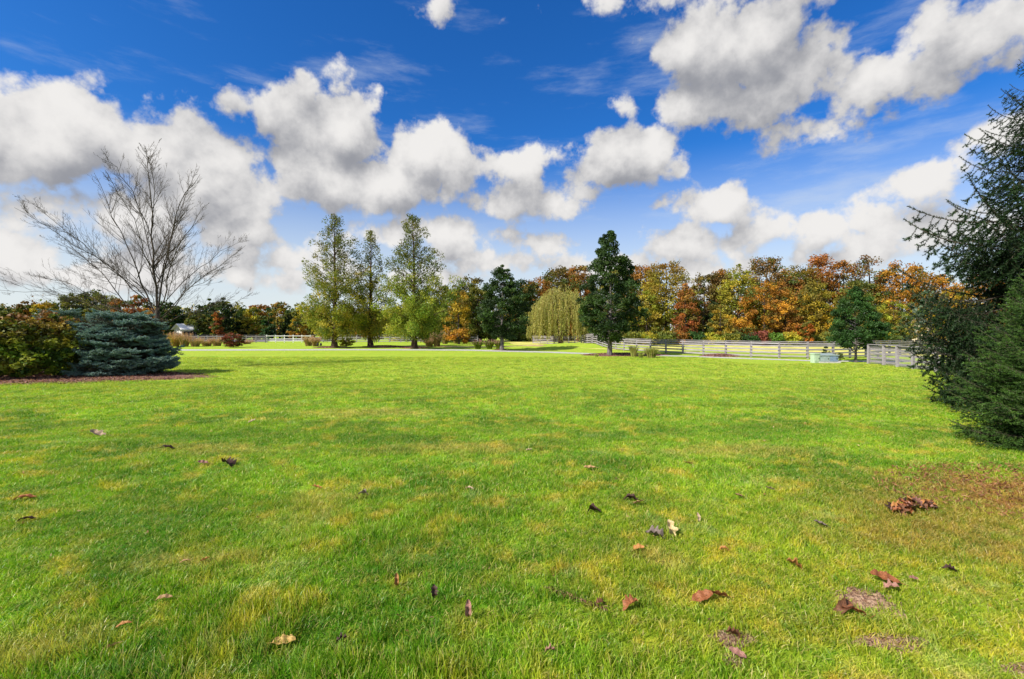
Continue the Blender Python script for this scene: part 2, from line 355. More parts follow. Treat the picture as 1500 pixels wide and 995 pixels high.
# ------------------------------------------------------------------ ground, drive, beds
def sheet(name, poly_fn, material):
    pass
def grid_obj(name, xs, ys, material, zoff=0):
    X, Y = np.meshgrid(xs, ys); Zg = gzv(X, Y)+zoff; nx = len(xs); mb = MB()
    i = np.arange(len(ys)-1)[:, None]*nx+np.arange(nx-1)[None]; Q = np.stack([i, i+1, i+nx+1, i+nx], -1).reshape(-1, 4)
    mb.add(np.stack([X, Y, Zg], -1).reshape(-1, 3), Q); o = mb.build(name, material, smooth=True); o['kind'] = 'structure'; return o
ex = np.array([100, 160, 300, 700, 1600, 3500.])
grid_obj('ground', np.concatenate([-ex[::-1], np.arange(-60, 60.1, 2), ex]), np.concatenate([[-400, -100, -30, -10], np.arange(0, 80, 1.0), [90, 110, 160, 300, 700, 1600, 3500]]), 'lawn')
def strip(name, pts, widths, material, zoff):
    pts = np.array(pts, float); t = np.linspace(0, len(pts)-1, (len(pts)-1)*10+1)
    def cr(A):
        out = []
        for u in t:
            i = min(int(u), len(A)-2); f_ = u-i; p0, p1, p2, p3 = A[max(i-1, 0)], A[i], A[i+1], A[min(i+2, len(A)-1)]
            out.append(.5*(2*p1+(p2-p0)*f_+(2*p0-5*p1+4*p2-p3)*f_**2+(3*p1-p0-3*p2+p3)*f_**3))
        return np.array(out)
    C_ = cr(pts); w = np.interp(t, range(len(pts)), widths); T = np.gradient(C_, axis=0); T /= np.linalg.norm(T, axis=1)[:, None]; Nn = np.stack([-T[:, 1], T[:, 0]], 1)
    rw = random.Random(5); V = []; k = len(C_)
    for s_ in (-.5, -.25, 0, .25, .5):
        q = C_+Nn*(w*s_)[:, None]
        if abs(s_) == .5: q = q+Nn*np.array([rw.uniform(-.12, .12) for _ in range(k)])[:, None]
        V.append(np.stack([q[:, 0], q[:, 1], gzv(q[:, 0], q[:, 1])+zoff+.03*(1-4*s_*s_)], 1))
    mb = MB(); i = np.arange(4)[:, None]*k+np.arange(k-1)[None]
    mb.add(np.concatenate(V), np.stack([i, i+1, i+k+1, i+k], -1).reshape(-1, 4)); o = mb.build(name, material, smooth=True); o['kind'] = 'structure'; return o
strip('gravel_drive', [(-160, 47), (-90, 46), (-50, 46), (-30, 46.2), (-15, 46.8), (-5, 46), (-.6, 43.6), (3.1, 41.7), (6.4, 39), (9.8, 36.9), (13.3, 35.0), (16.9, 31.9), (20, 29.8), (23.5, 29.2), (32, 29), (50, 29)],
      [3.4, 3.4, 3.4, 3.2, 3, 2.8, 2.4, 2.2, 1.9, 1.7, 1.4, 1.2, 1.1, 1.1, 1.2, 1.2], 'gravel', .008)
strip('dry_grass_strip', [(-18, 57), (-11, 57.5), (-6, 55), (-2, 54.5), (1.5, 53.5), (3.5, 51)], [1, 2.6, 3.4, 3.2, 2.4, .8], 'dry_grass', .012)
strip('pasture', [(4, 92), (14, 78), (22, 64), (34, 52), (52, 46), (80, 42)], [14, 34, 44, 34, 26, 18], 'pasture', .016)
strip('paddock', [(-64, 92), (-50, 92), (-36, 93)], [16, 18, 16], 'paddock', .016)
def bed(name, cx, cy, rx, ry, hgt, material, chips, seed, kind='structure', chipcol=((.16, .075, .06), (.32, .17, .13), (.08, .035, .03), (.42, .27, .20)), cs=.07):
    rng = np.random.default_rng(seed); nr, na = 9, 48; V = []
    th = np.arange(na)*2*pi/na; jag = 2.2 if material == 'soil' else 1.0; wob = 1+jag*(.10*np.sin(3*th+seed)+.07*np.sin(7*th+2*seed)+.04*rng.normal(size=na))
    for r in np.linspace(0, 1, nr):
        x = cx+rx*r*wob*np.cos(th); y = cy+ry*r*wob*np.sin(th); z = gzv(x, y)+hgt*(1-r**2)+(.01 if r < 1 else -.03)+rng.normal(size=na)*hgt*.08*(r < 1)
        V.append(np.stack([x, y, z], 1))
    mb = MB(); i = np.arange(nr-1)[:, None]*na; j = np.arange(na)[None]; j2 = (j+1) % na
    mb.add(np.concatenate(V), np.stack([i+j, i+na+j, i+na+j2, i+j2], -1).reshape(-1, 4)); o = mb.build(name, material, smooth=True); o['kind'] = kind
    if chips:
        r = np.sqrt(rng.uniform(0, 1.05, chips)); a = rng.uniform(0, 2*pi, chips); P = np.stack([cx+rx*r*np.cos(a), cy+ry*r*np.sin(a), 0*r], 1)
        P[:, 2] = gzv(P[:, 0], P[:, 1])+hgt*np.clip(1-r**2, 0, 1)+.02
        mc = MB(); leaves(mc, rng, P, cs, pal(rng, chipcol, chips), .4, 2.0); c = mc.build('mulch_chips' if material == 'mulch' else 'soil_crumbs', 'foliage', o); c['kind'] = 'stuff'
    return o
bed('mulch_bed', -21.4, 19.3, 8.2, 3.0, .12, 'mulch', 9000, 1, cs=.10)
bed('mulch_bed', 9.0, 36.6, 3.4, 1.7, .16, 'mulch', 1500, 2, cs=.14)
bed('mulch_bed', 15.9, 34.9, 1.5, .8, .18, 'mulch', 500, 3, cs=.12)
bed('mulch_bed', -20.6, 52.5, 2.2, 1.2, .15, 'mulch', 500, 4, cs=.15)
bed('mulch_bed', -15.0, 53.5, 3.0, 1.2, .22, 'mulch', 500, 6, cs=.15)
bed('mulch_bed', -10.9, 51, 1.7, .9, .12, 'mulch', 300, 7, cs=.15)
bed('mulch_bed', -1.0, 45.4, 1.0, .6, .1, 'mulch', 200, 8, cs=.12)
SOIL = [(2.60, 3.34, .23, .18, 11), (2.42, 2.90, .22, .08, 12), (1.42, 2.93, .14, .08, 13), (1.33, 2.74, .06, .05, 14), (3.05, 2.66, .2, .05, 15), (.33, 3.28, .18, .03, 16)]
for x, y, rx, ry, sd_ in SOIL[:5]: bed('bare_soil', x, y, rx, ry, .006, 'soil', 420, sd_, chipcol=((.30, .19, .13), (.16, .09, .07), (.40, .30, .2)), cs=.018)
# ------------------------------------------------------------------ grass
def tuft_mesh(name, seed, nb, hmin, hmax, spread, wid, lean):
    rng = np.random.default_rng(seed); mb = MB()
    for b in range(nb):
        a, r = rng.uniform(0, 2*pi), spread*math.sqrt(rng.uniform()); x0, y0 = r*cos(a), r*sin(a)
        hh = rng.uniform(hmin, hmax); la = rng.uniform(0, 2*pi); ln = rng.uniform(.2, 1)*lean*hh; w = wid*rng.uniform(.7, 1.3); pa = rng.uniform(0, pi)
        dx, dy = cos(la), sin(la); sx_, sy_ = cos(pa)*w/2, sin(pa)*w/2; br = rng.uniform()
        P = [(0, 0), (.45, .22), (.8, .62), (.93, 1.0)]; V = []; Cc = []
        for (zt, lt), wt in zip(P, (1, .9, .6, .0)):
            cx, cy, cz = x0+dx*ln*lt, y0+dy*ln*lt, hh*zt
            V += [(cx-sx_*wt, cy-sy_*wt, cz), (cx+sx_*wt, cy+sy_*wt, cz)] if wt > 0 else [(cx, cy, cz)]
            Cc += [(zt, br, 0)]*(2 if wt > 0 else 1)
        mb.add(V, [np.array([(0, 1, 3, 2), (2, 3, 5, 4)]), np.array([(4, 5, 6)])], np.array(Cc))
    return mb.mesh(name, 'grass_blade')
src = bpy.data.collections.new('grass_tufts')
for i in range(5):
    o = bpy.data.objects.new('grass_tuft_%s' % 'abcde'[i], tuft_mesh('grass_tuft', 40+i, 20, .025, .062, .075, .0055, 1.3)); src.objects.link(o)
o = bpy.data.objects.new('grass_tuft_f', tuft_mesh('grass_tuft', 50, 18, .055, .10, .07, .0058, 1.1)); src.objects.link(o)
rng = np.random.default_rng(3)
def fan(n, d0, d1, k=1.32):
    D = np.sqrt(rng.uniform(d0*d0, d1*d1, n)); x = rng.uniform(-k, k, n)*D; return np.stack([x, D], 1)
bands = [(1.2, 5.5, 520, .95), (5.5, 10, 230, 1.25), (10, 18, 70, 1.7), (18, 34, 18, 2.3)]
PT = []; SC = []; 
for d0, d1, dens, sc in bands:
    n = int(1.32*(d1*d1-d0*d0)*dens); q = fan(n, d0, d1); PT.append(q); SC.append(np.full(n, sc))
PT = np.concatenate(PT); SC = np.concatenate(SC)
keep = np.ones(len(PT), bool)
for (x, y, rx, ry) in [(s_[0], s_[1], s_[2]*.95, s_[3]*.95) for s_ in SOIL]+[(-21.4, 19.3, 8.5, 3.2), (9, 36.6, 3.6, 1.9)]:
    keep &= ((PT[:, 0]-x)/rx)**2+((PT[:, 1]-y)/ry)**2 > rng.uniform(.35, 1.15, len(PT))
keep &= ~((PT[:, 0] > 14) & (PT[:, 1] > 27.0))
# thinner, shorter turf in the needle litter
lit = ((PT[:, 0]-6.5)/2.1)**2+((PT[:, 1]-5.6)/1.2)**2; keep &= ~((lit < 1) & (rng.uniform(size=len(PT)) < .45))
PT, SC = PT[keep], SC[keep]
# length varies in patches; longer, softer grass at the lower left
def vn(P, s, seed):
    r = np.random.default_rng(seed).uniform(size=(64, 64)); u = P*s+1000; i = np.floor(u).astype(int); f_ = u-i; f_ = f_*f_*(3-2*f_)
    q = lambda a, b: r[(i[:, 0]+a) % 64, (i[:, 1]+b) % 64]
    return (q(0, 0)*(1-f_[:, 0])+q(1, 0)*f_[:, 0])*(1-f_[:, 1])+(q(0, 1)*(1-f_[:, 0])+q(1, 1)*f_[:, 0])*f_[:, 1]
hn = vn(PT, 1.6, 1)*.6+vn(PT, 4.5, 2)*.4
longm = np.exp(-((PT[:, 0]+1.3)/1.5)**2-((PT[:, 1]-3.0)/1.6)**2)
hs_ = SC**.35*(.55+.75*hn+.55*longm*hn)
idx = rng.integers(0, 5, len(PT)); idx[(rng.uniform(size=len(PT)) < .05+.75*longm*(hn > .45)) & (PT[:, 1] < 7)] = 5
me = bpy.data.meshes.new('grass'); me.vertices.add(len(PT))
me.vertices.foreach_set('co', np.stack([PT[:, 0], PT[:, 1], gzv(PT[:, 0], PT[:, 1])], 1).astype(np.float32).ravel())
for nm, ar in (('sc', SC), ('hs', hs_), ('rz', rng.uniform(0, 2*pi, len(PT)))):
    me.attributes.new(nm, 'FLOAT', 'POINT').data.foreach_set('value', ar.astype(np.float32))
me.attributes.new('ix', 'INT', 'POINT').data.foreach_set('value', idx.astype(np.int32))
go_ = link('grass', me); tag(go_, 'green and yellowing blades of mown grass across the open lawn', 'grass', kind='stuff')
ng = bpy.data.node_groups.new('place_tufts', 'GeometryNodeTree')
ng.interface.new_socket('Geometry', in_out='INPUT', socket_type='NodeSocketGeometry'); ng.interface.new_socket('Geometry', in_out='OUTPUT', socket_type='NodeSocketGeometry')
h = G(ng); gi = h.n('NodeGroupInput'); gq = h.n('NodeGroupOutput')
ci = h.n('GeometryNodeCollectionInfo'); ci.inputs['Collection'].default_value = src; ci.inputs['Separate Children'].default_value = True; ci.inputs['Reset Children'].default_value = True
def na(nm, dt='FLOAT'):
    nd = h.n('GeometryNodeInputNamedAttribute', data_type=dt); nd.inputs[0].default_value = nm; return nd.outputs[0]
iop = h.n('GeometryNodeInstanceOnPoints'); h.link(gi.outputs[0], iop.inputs['Points']); h.link(ci.outputs[0], iop.inputs['Instance'])
iop.inputs['Pick Instance'].default_value = True; h.link(na('ix', 'INT'), iop.inputs['Instance Index'])
c3 = h.n('ShaderNodeCombineXYZ'); h.link(na('rz'), c3.inputs[2]); h.link(c3.outputs[0], iop.inputs['Rotation'])
c3 = h.n('ShaderNodeCombineXYZ'); s1 = na('sc'); h.link(s1, c3.inputs[0]); h.link(s1, c3.inputs[1]); h.link(na('hs'), c3.inputs[2]); h.link(c3.outputs[0], iop.inputs['Scale'])
h.link(iop.outputs[0], gq.inputs[0])
md = go_.modifiers.new('place', 'NODES'); md.node_group = ng
# ------------------------------------------------------------------ broadleaf and conifer-like trees
GRN = [(.030, .075, .018), (.045, .10, .022), (.022, .055, .016)]
DGR = [(.022, .046, .014), (.034, .068, .018), (.055, .10, .022)]
OLI = [(.15, .18, .03), (.22, .21, .032), (.10, .13, .025)]
YGR = [(.36, .35, .035), (.25, .28, .03), (.46, .38, .04)]
GLD = [(.50, .33, .025), (.42, .30, .03), (.36, .26, .03)]
ORG = [(.48, .22, .03), (.56, .30, .035), (.38, .18, .025)]
RUS = [(.30, .14, .03), (.38, .17, .03), (.20, .11, .03)]
RED = [(.32, .10, .03), (.25, .08, .03), (.40, .16, .035)]
BLU = [(.16, .24, .18), (.12, .19, .14), (.22, .30, .20)]
PNK = [(.50, .30, .20), (.42, .22, .15), (.55, .40, .26)]
ovoid = lambda t: np.sqrt(np.clip(1-((t-.38)/.66)**2, 0, 1))
def crown_prof(kind):
    return {'oval': ovoid, 'cone': lambda t: np.clip((1-t)**.8, 0, 1)*np.clip(t*9+.45, 0, 1),
            'pyr': lambda t: np.clip((1-t)**.62, 0, 1)*np.clip(t*5+.5, 0, 1),
            'spire': lambda t: np.clip(np.minimum(.42+t*2.6, 1.0)*np.clip(1-np.maximum(t-.25, 0)/.76, 0, 1)**.62, 0, 1), 'column': lambda t: np.clip(1-np.abs(2*t-.9)**3.2, 0.02, 1), 'wide': lambda t: np.sqrt(np.clip(1-((t-.5)/.56)**2, 0, 1))}[kind]
def tree(name, label, cat, x, y, H, R, z0=.6, kind='oval', P=OLI, nc=70, nl=70, ls=.3, cr=.85, tr=.16, seed=0, bark_='bark_dark', group=None,
         limbs=26, fill=.35, top=None, low=None, flat=.65, up=.5, asp=.62, rise=.5, crown='crown'):
    rng = np.random.default_rng(seed+17); g0 = gz(x, y); t_ = thing(name, label, cat, (x, y, g0), 0, group); prof = crown_prof(kind)
    T = rng.uniform(0, 1, nc*6); T = T[rng.uniform(size=len(T)) < prof(T)**1.2+.05][:nc]; k = len(T)
    A = rng.uniform(0, 2*pi, k); lob = 1+.16*np.sin(3*A+seed)+.10*np.sin(5*A+seed*2.3+T*6)
    rr = R*prof(T)*np.sqrt(rng.uniform(fill, 1, k))*lob
    C_ = np.stack([rr*np.cos(A), rr*np.sin(A), z0+T*(H-z0)*.97], 1)
    mb = MB(); m = rng.integers(int(nl*.6), int(nl*1.4)+1, k); own = np.repeat(np.arange(k), m); n = len(own)
    rad = (cr*rng.uniform(.6, 1.3, k)*np.clip(.5+prof(T), .5, 1))[own]
    pts = unit(rng, n)*(rng.uniform(0, 1, n)**.5)[:, None]*rad[:, None]*np.array([1, 1, flat])
    base = pal(rng, P, k, .22)
    if top is not None: w = np.clip((T-.45)/.5, 0, 1)[:, None]*.85; base = base*(1-w)+pal(rng, top, k)*w
    if low is not None: w = np.clip((.45-T)/.3, 0, 1)[:, None]*.9; base = base*(1-w)+pal(rng, low, k)*w
    col = base[own]*rng.uniform(.78, 1.25, (n, 1))
    Q = C_[own]+pts; Q[:, 2] = np.maximum(Q[:, 2], .12)
    leaves(mb, rng, Q, ls, col, asp, up); co = mb.build(crown, 'foliage', t_)
    tb = MB(); ht = H*(.93 if kind in ('cone', 'pyr', 'oval') else .75); zz = np.linspace(-.1, ht, 9)
    wob = np.cumsum(rng.normal(size=(9, 2))*.02*H/9, 0); wob -= wob[0]
    fl = np.array([1.4, 1.0, .86, .74, .62, .5, .38, .24, .08]); Pt = np.stack([wob[:, 0], wob[:, 1], zz], 1); tube(tb, Pt, tr*fl, 9)
    for c in C_[rng.permutation(k)[:limbs]]:
        d = math.hypot(c[0], c[1]); zs = max(.35*z0+.3, min(c[2]-d*rise, ht*.92)); b0 = np.array([np.interp(zs, zz, wob[:, 0]), np.interp(zs, zz, wob[:, 1]), zs])
        mid = (b0+c)/2+np.array([0, 0, -.08*d]); w = tr*np.interp(zs, zz, fl)*.38+.01; tube(tb, [b0, b0*.6+mid*.4, mid, c*.55+mid*.45, c], [w, w*.8, w*.6, w*.35, .008], 5)
    tb.build('trunk', bark_, t_, True)
    return t_
def H_of(ytop, D): return wz(ytop, D)
# ---- the dark shade trees standing singly on the lawn
x, y = gp(893, 521.5)
tree('oak_tree', 'tall dark green pointed tree in the mulch bed beside the drive', 'tree', x, y, H_of(334, y), 2.55, 1.2, 'spire', DGR, 300, 85, .17, .42, .17, 1, 'bark_grey', limbs=60, fill=.3)
x, y = gp(735, 514)
tree('oak_tree', 'rounded dark green tree beside the three clipped ornamental grasses', 'tree', x, y, H_of(385, y), 2.55, 1.2, 'spire', DGR, 260, 85, .18, .46, .17, 2, 'bark_grey', limbs=50, fill=.3)
x, y = gp(1253, 531)
tree('pear_tree', 'small teardrop green tree in front of the fence beside the utility boxes', 'tree', x, y, H_of(418, y), 1.6, .9, 'spire', [(.035, .09, .02), (.05, .115, .024), (.03, .07, .018)], 190, 75, .12, .30, .07, 3, 'bark_grey', limbs=40, fill=.3)
# ---- airy dawn redwoods
def redwood(px, py, ytop, R, label, seed, dens, lowy, Rtop):
    x, y = gp(px, py); H = H_of(ytop, y); rng = np.random.default_rng(seed); t_ = thing('dawn_redwood_tree', label, 'tree', (x, y, gz(x, y)), 0, 'dawn redwoods by the drive')
    tb = MB(); zz = np.linspace(-.1, H, 12); wob = np.cumsum(rng.normal(size=(12, 2))*.03, 0); wob -= wob[0]
    fl = .27*np.linspace(1, 0.03, 12); fl[0] = .42; tube(tb, np.stack([wob[:, 0], wob[:, 1], zz], 1), fl, 10)
    C_ = []; TT = []; nb = int(118*dens)
    for i in range(nb):
        u = (i+rng.uniform(0, 1))/nb; z = 1.0+u**.92*(H-1.4); a = i*2.39996+rng.normal()*.4
        t = z/H; prof = min(Rtop*((1-t)**.75*1.22)*(1+.16*math.sin(t*23+seed)), R*(.62+t*2.2) if t < .3 else 9)
        L = max(.35, prof*rng.uniform(.72, 1.12)); rise = .68 if t > .3 else .42
        b0 = np.array([np.interp(z, zz, wob[:, 0]), np.interp(z, zz, wob[:, 1]), z-.1*z*(1-z/H)]); d = np.array([cos(a), sin(a), 0])
        tipz = z+L*rise-.1*z*(1-z/H); s_ = np.linspace(0, 1, 5)[:, None]; B = b0+d*L*s_+np.array([0, 0, 1])*(L*rise*(s_**.8)); w = .045*(1-t)+.018
        tube(tb, B, w*np.linspace(1, .2, 5), 4)
        kk = max(3, int(L*3.6)); f_ = rng.uniform(.28 if t > .3 else .2, 1.03, kk)
        for q in f_:
            if t > .3 and rng.uniform() < .22: continue
            C_.append(b0+d*L*q+np.array([0, 0, L*rise*q**.8])+rng.normal(size=3)*.14*L*.5); TT.append(t)
    tb.build('trunk', 'bark_redbrown', t_, True)
    C_ = np.array(C_); TT = np.array(TT); k = len(C_); m = (rng.uniform(.5, 1.4, k)*np.interp(TT, [0, .22, .42, .7, 1], [62, 58, 24, 17, 22])).astype(int); own = np.repeat(np.arange(k), m); n = len(own)
    rad = np.interp(TT, [.2, .45], [.50, .34])[own]*rng.uniform(.6, 1.2, n)
    pts = unit(rng, n)*rad[:, None]*np.array([1, 1, .9]); pts[:, 2] -= .2
    up_ = pal(rng, [(.09, .12, .028), (.12, .14, .03), (.06, .085, .022), (.18, .16, .04)], k, .2); lo = pal(rng, lowy, k, .2)
    w = np.clip((TT-.20)/.40, 0, 1)[:, None]*rng.uniform(.6, 1, (k, 1)); base = up_*w+lo*(1-w)
    mb = MB(); leaves(mb, rng, C_[own]+pts, .20, base[own]*rng.uniform(.75, 1.3, (n, 1)), .45, .2); mb.build('crown', 'foliage', t_)
LOW1 = [(.34, .33, .035), (.24, .27, .03), (.44, .36, .04), (.14, .19, .025)]
LOW2 = [(.20, .28, .03), (.27, .33, .035), (.14, .21, .025), (.36, .36, .04)]
redwood(490, 510, 312, 3.6, 'left one of the tall feathery dawn redwoods, widest and leaning airy', 5, 1.0, LOW1, 4.6)
redwood(543, 508.5, 333, 2.6, 'slim sparse dawn redwood, middle one of the three by the drive', 6, .72, LOW1, 3.3)
redwood(607, 511, 311, 4.3, 'right one of the dawn redwoods with dense spreading green lower boughs', 7, 1.05, LOW2, 4.3)
# ---- weeping willow
def willow():
    x, y = gp(821, 506.5); H = H_of(419, y); rng = np.random.default_rng(8); t_ = thing('willow_tree', 'pale yellow-green weeping willow behind the grassy mound', 'tree', (x, y, gz(x, y)))
    tb = MB(); tube(tb, [(0, 0, -.1), (.1, 0, 1), (0, 0, 2.4), (-.2, 0, 3.6), (0, 0, 5.5), (.1, 0, 7)], [.4, .28, .24, .2, .12, .03], 8)
    mb = MB(); Pl = [(.33, .32, .085), (.42, .40, .11), (.27, .28, .07), (.48, .43, .14)]
    for i in range(760):
        a = rng.uniform(0, 2*pi); r = 4.1*math.sqrt(rng.uniform(.02, 1)); th = r/4.2; zt = (H-.3)*(1-.42*th**2.3)*rng.uniform(.86, 1.03)*(1+.05*sin(3*a+1)); 
        L = rng.uniform(1.6, 3.6)*(.7+.5*th) if rng.uniform() < .75 else rng.uniform(3, 5.5); zb = max(.35+rng.uniform(0, .9), zt-L)
        n = int((zt-zb)/.085)
        if n < 4: continue
        s_ = np.linspace(0, 1, n); ox = .35*(1-np.exp(-3*s_)); P_ = np.stack([(r+ox)*cos(a)+.06*np.sin(s_*7+i), (r+ox)*sin(a)+.06*np.cos(s_*6+i), zt-(zt-zb)*s_**1.15], 1)+rng.normal(size=(n, 3))*.045
        c = pal(rng, Pl, 1, .2)*rng.uniform(.75, 1.2, (n, 1)); leaves(mb, rng, P_, .24, c, .28, .1, axis=np.tile([0, 0, -1.], (n, 1)))
        if i % 14 == 0:
            tube(tb, [(0, 0, 2.4+rng.uniform(0, 2)), (r*.5*cos(a), r*.5*sin(a), zt*.86), (r*cos(a), r*sin(a), zt)], [.09, .05, .015], 5)
    mb.build('crown', 'foliage', t_); tb.build('trunk', 'bark_brown', t_, True)
willow()
# ---- leafless tree at the left
def bare_tree():
    D = 23.5; x0 = wx(229, D); rng = np.random.default_rng(12); t_ = thing('bare_tree', 'tall leafless tree with a wide fan of branches behind the blue spruce', 'tree', (x0, D, 0))
    tb = MB(); bb = MB(); tw = MB()
    def W(px, py, dy=0): return np.array([wx(px, D)-x0, dy, wz(py, D)])
    def curve(P, n):
        P = np.array(P, float); t = np.linspace(0, len(P)-1, n); out = []
        for u in t:
            i = min(int(u), len(P)-2); f_ = u-i; a, b, c, d = P[max(i-1, 0)], P[i], P[i+1], P[min(i+2, len(P)-1)]
            out.append(.5*(2*b+(c-a)*f_+(2*a-5*b+4*c-d)*f_**2+(3*b-a-3*c+d)*f_**3))
        return np.array(out)
    tube(tb, curve([(0, 0, -.1), W(229, 500), W(231, 462), W(230, 455)], 8), [.19, .15, .135, .13, .12, .12, .11, .10], 9)
    limbs = [([(230, 458), (226, 400), (222, 330), (219, 262), (213, 212)], .11, 0), ([(231, 458), (238, 400), (250, 340), (262, 290), (288, 248)], .085, .3),
     ([(229, 462), (212, 420), (196, 370), (172, 315), (148, 255)], .075, -.4), ([(229, 462), (205, 425), (165, 385), (118, 340), (72, 300)], .06, -1.0),
     ([(229, 480), (180, 445), (142, 402), (98, 368), (52, 343)], .06, .5), ([(229, 485), (185, 462), (120, 440), (70, 412), (0, 398)], .045, 1.2), ([(229, 485), (190, 468), (110, 432), (60, 430), (-8, 424)], .03, -1.3),
     ([(231, 462), (248, 430), (262, 385), (285, 345), (318, 305)], .06, -.6), ([(230, 470), (255, 440), (285, 405), (310, 385), (345, 352)], .05, .9), ([(230, 478), (262, 450), (290, 425), (322, 415), (348, 398)], .035, -.9),
     ([(230, 490), (262, 462), (300, 452), (335, 445), (368, 428)], .028, .3), ([(226, 400), (205, 350), (185, 310), (150, 280), (118, 262)], .045, 1.4),
     ([(224, 350), (214, 300), (200, 262), (186, 232)], .04, -1.2), ([(238, 400), (240, 340), (243, 290), (256, 232)], .045, 1.3), ([(223, 330), (236, 285), (240, 250), (236, 222)], .035, -1),
     ([(228, 430), (215, 380), (205, 330), (195, 285)], .04, 2.6), ([(232, 430), (240, 380), (248, 330), (240, 280)], .04, -2.6), ([(230, 450), (255, 400), (275, 360), (300, 330)], .04, 2.8), ([(229, 450), (195, 400), (165, 365), (130, 330)], .04, -2.8),
     ([(205, 425), (160, 400), (110, 385), (60, 375)], .03, 1.8), ([(229, 470), (200, 430), (170, 420), (120, 410)], .03, 2.2), ([(231, 470), (270, 430), (300, 395), (330, 370)], .03, -2.3)]
    def sub(P, r, lev, L):
        k = len(P); ns = [0, 20, 8, 3][lev] if lev < 4 else 0
        for j in range(ns):
            u = rng.uniform(.18 if lev == 1 else .1, .97); i = min(int(u*(k-1)), k-2); b = P[i]+(P[i+1]-P[i])*(u*(k-1)-i); ax = P[min(i+1, k-1)]-P[i]; ax /= np.linalg.norm(ax)+1e-9
            sd2 = rng.normal(size=3)*np.array([1, .8, .6]); sd2 -= ax*(sd2@ax); sd2 /= np.linalg.norm(sd2)+1e-9
            d = ax*.80+sd2*.62+np.array([0, 0, .10]); d /= np.linalg.norm(d)
            l = L*(.30*(1-u)+(.07 if lev == 1 else .15))*rng.uniform(.6, 1.25); m = 5; s_ = np.linspace(0, 1, m)[:, None]; Q = b+d*l*s_+np.array([0, 0, 1])*(.14*l*s_**2)+ax*(.10*l*s_**2)+np.cumsum(rng.normal(size=(m, 3))*.018*l, 0)
            rr = max(.0036, r*(1-u*.75)*.34); tube(tw if lev >= 2 else bb, Q, np.linspace(rr, .0030, m), 3)
            if lev < 3: sub(Q, rr, lev+1, l)
    for pts, r, dy in limbs:
        n = len(pts); P = curve([W(229+(px-229)*(.96 if py < 440 else 1), 470+(py-470)*.985 if py < 440 else py, dy*(i/(n-1))*1.3) for i, (px, py) in enumerate(pts)], 12); P[1:-1] += rng.normal(size=(10, 3))*.035
        tube(bb, P, np.linspace(r*.55, .006, 12), 6); sub(P, r, 1, np.linalg.norm(np.diff(P, axis=0), axis=1).sum())
    tb.build('trunk', 'bark_dark', t_, True); bb.build('branches', 'bark_dark', t_, True); tw.build('twigs', 'bark_dark', t_, True)
bare_tree()
# ------------------------------------------------------------------ needle boughs shared by the spruces
def bough(name, seed, L, P, droop, sag, nl, nw, flatn, side=.42, dens=110, step=.055, sublen=.34, tipup=.3, ss_=.07):
    rng = np.random.default_rng(seed); wd = MB(); nd_ = MB(); m = 14; s_ = np.linspace(0, 1, m)
    ax = np.stack([L*s_, .05*L*np.sin(s_*3+seed), L*(-droop*s_+(droop+tipup*.35)*s_**2.6)], 1); tube(wd, ax, np.linspace(.013, .003, m)*L**.5, 5)
    segs = []
    for k in range(int(L*.93/step)):
        u = .07+.93*k*step/(L*.93); i = min(int(u*(m-1)), m-2); b = ax[i]+(ax[i+1]-ax[i])*(u*(m-1)-i); sg = 1 if k % 2 else -1
        l = L*side*(1-u)**.65*(.45+.55*min(1, u*4))*rng.uniform(.75, 1.15)+.05; an = radians(rng.uniform(42, 62)); d = np.array([cos(an), sg*sin(an), rng.normal()*flatn])
        q = np.linspace(0, 1, 5)[:, None]; Q = b+d*l*q+np.array([0, 0, -1.])*(sag*l*np.sin(q*2.2)/1.2)+rng.normal(size=(5, 3))*.006; tube(wd, Q, [.006, .005, .004, .003, .002], 3); segs.append(Q)
        for j in range(int(l/ss_)):
            v = rng.uniform(.12, .95); ii = min(int(v*4), 3); b2 = Q[ii]+(Q[ii+1]-Q[ii])*(v*4-ii); s2 = 1 if j % 2 else -1; a2 = an*sg+s2*radians(rng.uniform(35, 60)); l2 = l*sublen*(1-v*.6)*rng.uniform(.6, 1.2)+.02
            q2 = np.linspace(0, 1, 3)[:, None]; Q2 = b2+np.array([cos(a2), sin(a2), rng.normal()*flatn*1.3])*l2*q2+np.array([0, 0, -1.])*sag*l2*.8*q2**1.3; segs.append(Q2)
    segs.append(ax[3:])
    for Q in segs:
        ln = np.linalg.norm(np.diff(Q, axis=0), axis=1); n = max(4, int(ln.sum()*dens)); u = rng.uniform(0, 1, n)*(len(Q)-1); i = np.minimum(u.astype(int), len(Q)-2); b = Q[i]+(Q[i+1]-Q[i])*(u-i)[:, None]
        T = Q[i+1]-Q[i]; T /= np.linalg.norm(T, axis=1)[:, None]+1e-9; R_ = unit(rng, n, .25); R_ -= T*(R_*T).sum(1)[:, None]; R_ /= np.linalg.norm(R_, axis=1)[:, None]+1e-9
        d = T*.75+R_; d /= np.linalg.norm(d, axis=1)[:, None]; w = np.cross(d, unit(rng, n)); w /= np.linalg.norm(w, axis=1)[:, None]+1e-9
        l_ = nl*rng.uniform(.7, 1.2, n)[:, None]; V = np.stack([b-w*nw/2, b+w*nw/2, b+d*l_], 1).reshape(-1, 3)
        c = pal(rng, P, 1, .12)*rng.uniform(.75, 1.3, (n, 1)); nd_.add(V, np.arange(n*3).reshape(n, 3), np.repeat(c, 3, 0))
    return nd_.mesh(name, 'needles'), wd.mesh('bough_stem', 'bark_dark')
def place_bough(par, meshes, seq, loc, az, pitch, sc, roll=0):
    o = link('bough', meshes[0], par); o.location = loc; o.rotation_euler = (roll, -pitch, az); o.scale = (sc, sc, sc); s_ = link('stem', meshes[1], o)
